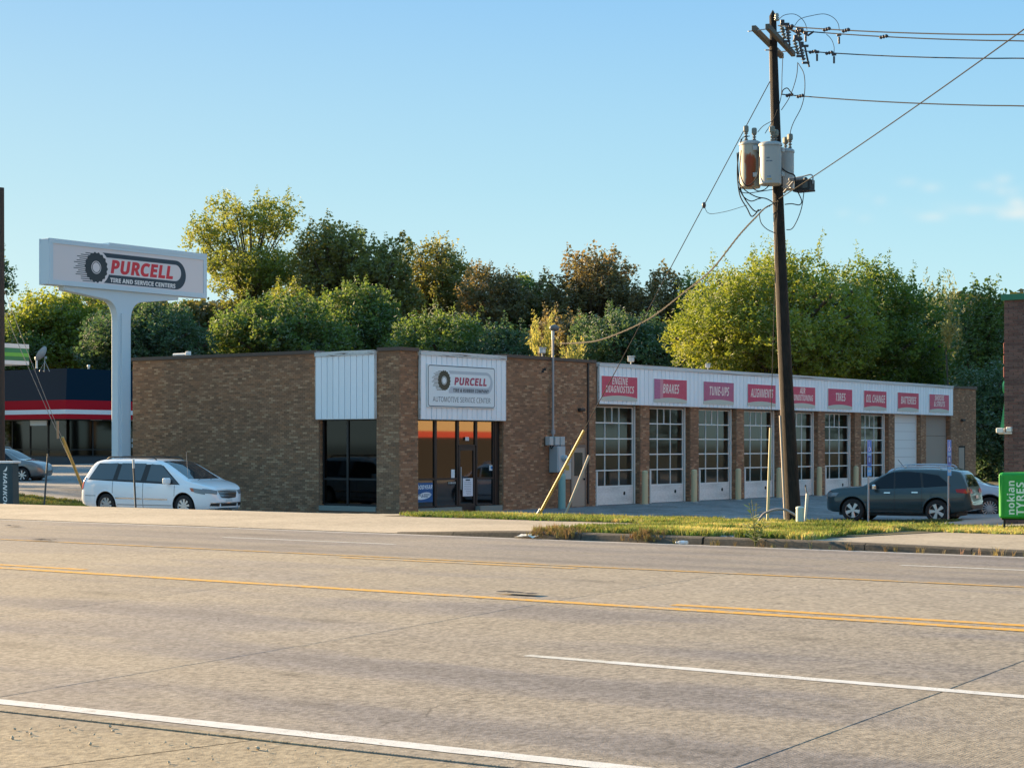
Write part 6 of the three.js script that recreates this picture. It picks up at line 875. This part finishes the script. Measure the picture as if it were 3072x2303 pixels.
// tall trees at the back, left to right
tree('cottonwood_tree', 'tallest airy yellow green tree right of the pylon sign', 750, 500, 570, 960, 178, 'poplar', { clump: 1.25, dens: 6, holes: .46, shape: (y) => .74 + .26 * y, gap: .55, n: 165, limbEvery: 2, limbR: .5, leaf: 1.05, trunk: .45, fork: 1.0 });
tree('cottonwood_tree', 'slender airy tree leaning on the right of the tallest one', 995, 230, 655, 1010, 172, 'olive', { clump: 1.6, dens: 8, holes: .38, n: 60, leaf: 1.05, limbEvery: 2 });
tree('broad_tree', 'olive brown tree with a lit yellow face in the middle of the row', 1150, 250, 712, 1010, 170, 'olive', { dens: 11, n: 70, leaf: 1.05 });
tree('broad_tree', 'small pointed tree top peeping between two taller crowns', 1083, 60, 692, 900, 182, 'green', { dens: 11, n: 26 });
tree('broad_tree', 'airy grey green tree left of the dark middle trees', 1310, 250, 708, 1020, 176, 'olive', { clump: 1.6, dens: 8, holes: .36, n: 60, leaf: 1.05, limbEvery: 2 });
tree('broad_tree', 'dark reddish tree in the dip of the treeline', 1475, 250, 795, 1040, 168, 'brown', { dens: 12, n: 60, holes: .25 });
tree('broad_tree', 'narrow dark tree before the big brown crown', 1605, 180, 825, 1060, 170, 'green', { dens: 11, n: 38, holes: .3 });
tree('broad_tree', 'large brown tinged tree behind the roof mast', 1775, 350, 748, 1090, 168, 'brown', { dens: 9, n: 105, holes: .30, limbEvery: 2, trunk: .4 });
tree('broad_tree', 'dark round tree between the brown crown and the pole', 1990, 220, 795, 1080, 164, 'brown', { dens: 10, n: 55, holes: .28 });
tree('broad_tree', 'small dark tree top just left of the big yellow green tree', 2085, 130, 798, 1060, 160, 'green', { dens: 11, n: 30 });
tree('maple_tree', 'big bright yellow green tree behind the utility pole', 2320, 640, 745, 1205, 116, 'maple', { clump: 1.25, dens: 15, n: 240, shape: (y) => Math.sqrt(Math.max(.1, 1 - .35 * y * y)) * (y > 0 ? 1 - .12 * y : 1), shoots: 150, shootL: 1.5, leaf: .78, gap: .62, trunk: .4 });
tree('maple_tree', 'right hand part of the big tree group, leaves darkened for its shaded side', 2600, 470, 785, 1230, 121, 'mapleShade', { clump: 1.3, dens: 15, n: 150, shoots: 90, shootL: 1.5, leaf: .8, shape: dome, gap: .62 });  // darker maple leaf colours stand in for shade on this side of the crown
tree('willow_tree', 'pale silvery tree with upright wispy shoots near the right edge', 2822, 140, 850, 1200, 128, 'silver', { dens: 9, n: 50, trunk: .12, shoots: 26, shootL: 1.4, narrow: true, leaf: .8, clump: 1 });
tree('broad_tree', 'dark green tree beside the right brick building', 2950, 190, 850, 1330, 116, 'green', { dens: 14, n: 95, leaf: .8, shoots: 40, shootL: 1.2, clump: 1.2 });
tree('young_tree', 'small golden tree top before the dark tree at the right', 2853, 62, 962, 1060, 112, 'gold', { dens: 14, n: 14, trunk: .06, clump: .6, leaf: .7, narrow: true });
tree('broad_tree', 'dim airy tree filling the gap right of the tallest tree', 915, 190, 770, 1040, 184, 'olive', { dens: 9, n: 50, holes: .3 });
tree('broad_tree', 'dull green tree between the reddish tree and the brown crown', 1550, 170, 815, 1050, 180, 'green', { dens: 10, n: 45 });
tree('broad_tree', 'yellow lit tree low between the tallest tree and its neighbour', 860, 200, 850, 1040, 166, 'poplar', { dens: 9, n: 45, holes: .25 });
// lower trees between the back row and the roofs
tree('maple_tree', 'olive leafy tree behind the left half of the pylon sign', 175, 340, 862, 1150, 150, 'maple', { dens: 14, n: 120, shoots: 60, shootL: 1.4, leaf: .95, shape: dome });
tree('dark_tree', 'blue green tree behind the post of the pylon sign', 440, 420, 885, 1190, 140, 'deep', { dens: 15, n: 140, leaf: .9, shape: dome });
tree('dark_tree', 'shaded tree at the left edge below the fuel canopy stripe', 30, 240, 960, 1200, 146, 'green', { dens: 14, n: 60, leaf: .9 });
tree('broad_tree', 'leafy branch end of a tree at the left edge', -30, 170, 760, 960, 140, 'deep', { dens: 10, n: 30, holes: .3 });
tree('bushy_tree', 'mid green bushy tree behind the left brick wall', 830, 430, 880, 1180, 146, 'green', { dens: 14, n: 140, leaf: .95, shoots: 60, shootL: 1.2, shape: dome });
tree('bushy_tree', 'green bushy tree with a lit crown right of centre left', 1085, 300, 855, 1160, 152, 'green', { dens: 14, n: 105, leaf: .95, shape: dome });
tree('bushy_tree', 'rounded green tree above the wall sign', 1330, 370, 935, 1180, 138, 'green', { dens: 15, n: 110, leaf: .9, shoots: 60, shootL: 1, shape: dome });
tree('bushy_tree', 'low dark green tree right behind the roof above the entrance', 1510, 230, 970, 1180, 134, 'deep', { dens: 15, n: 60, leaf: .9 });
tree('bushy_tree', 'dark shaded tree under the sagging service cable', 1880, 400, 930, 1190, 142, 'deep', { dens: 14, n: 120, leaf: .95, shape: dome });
tree('bushy_tree', 'dark bushy tree low behind the brown crown', 1690, 240, 940, 1180, 150, 'brown', { dens: 12, n: 60 });
tree('sapling', 'pale yellow sapling with upright shoots left of the roof mast', 1625, 90, 1000, 1120, 118, 'yellow', { dens: 5, n: 10, clump: .7, shoots: 34, shootL: 1.5, narrow: true, leaf: .7, category: 'tree' });
tree('sapling', 'pale sapling with drooping leaves right of the roof mast', 1715, 100, 1030, 1120, 118, 'yellow', { dens: 5, n: 12, clump: .7, shoots: 20, shootL: 1, narrow: true, leaf: .7, category: 'tree' });
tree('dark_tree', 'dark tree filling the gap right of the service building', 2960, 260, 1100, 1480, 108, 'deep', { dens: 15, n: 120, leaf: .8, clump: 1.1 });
tree('dark_tree', 'low dark tree behind the far right end of the garage', 2720, 320, 1000, 1280, 124, 'green', { dens: 14, n: 90, leaf: .85 });
// trees just outside the view: those in the west shade the left forecourt, those in the east show dark in the suv's rear
for (const [x, P, h, w, pal, label] of [[-112, 50, 17, 10, 'green', 'broad tree west of the view, nearest to the road'], [-116, 60, 18, 12, 'green', 'broad tree west of the view, the middle one of three'], [-113, 70, 17, 10, 'deep', 'broad tree west of the view, beside the store'], [-22, 108, 13, 12, 'green', 'broad tree east of the view behind the brick building'], [-9, 104, 12, 12, 'deep', 'second broad tree east of the view behind the brick building']]) { const D = -x * SA + P * CA, px = CX + (x * CA + P * SA) / D * FOC, m = FOC / D, y0 = HY - (landY(x, P) - EYE) * m; tree('broad_tree', label, px, w * m, y0 - h * m, y0 - 1.5 * m, D, pal, { dens: 9, n: 45, leaf: 1.1 }); }
{ // the wood behind, read as one mass
  const R = rng(404), N = 30000, im = new THREE.InstancedMesh(SPRAYS[0], foliageMat, N), m = new THREE.Matrix4(), q = new THREE.Quaternion(), e = new THREE.Euler(), c = new THREE.Color(); im.name = 'distant_wood';
  for (let i = 0; i < N; i++) { const px = lerp(-900, 3900, R()), D = 190 + 16 * R(), edge = 900 + 70 * fbm(px * .012, 3, 4) - 30 + (px < 260 ? 40 : 0), py = lerp(1330, edge, Math.pow(R(), .8)), p = at(px, py, D); e.set(R() * 3, R() * 6, R() * 3); const s = 1.6 + 1.2 * R(); m.compose(p, q.setFromEuler(e), V(s, s, s)); im.setMatrixAt(i, m); const k = R(); c.setRGB(lerp(.07, .15, k), lerp(.085, .14, k), lerp(.022, .035, k)); im.setColorAt(i, c); }
  im.castShadow = im.receiveShadow = true; scene.add(im); tag(im, 'continuous dark wood closing the view behind the trees', 'wood', null, 'stuff');
}
console.log('leaf sprays', leafTotal);
renderer.render(scene, camera);
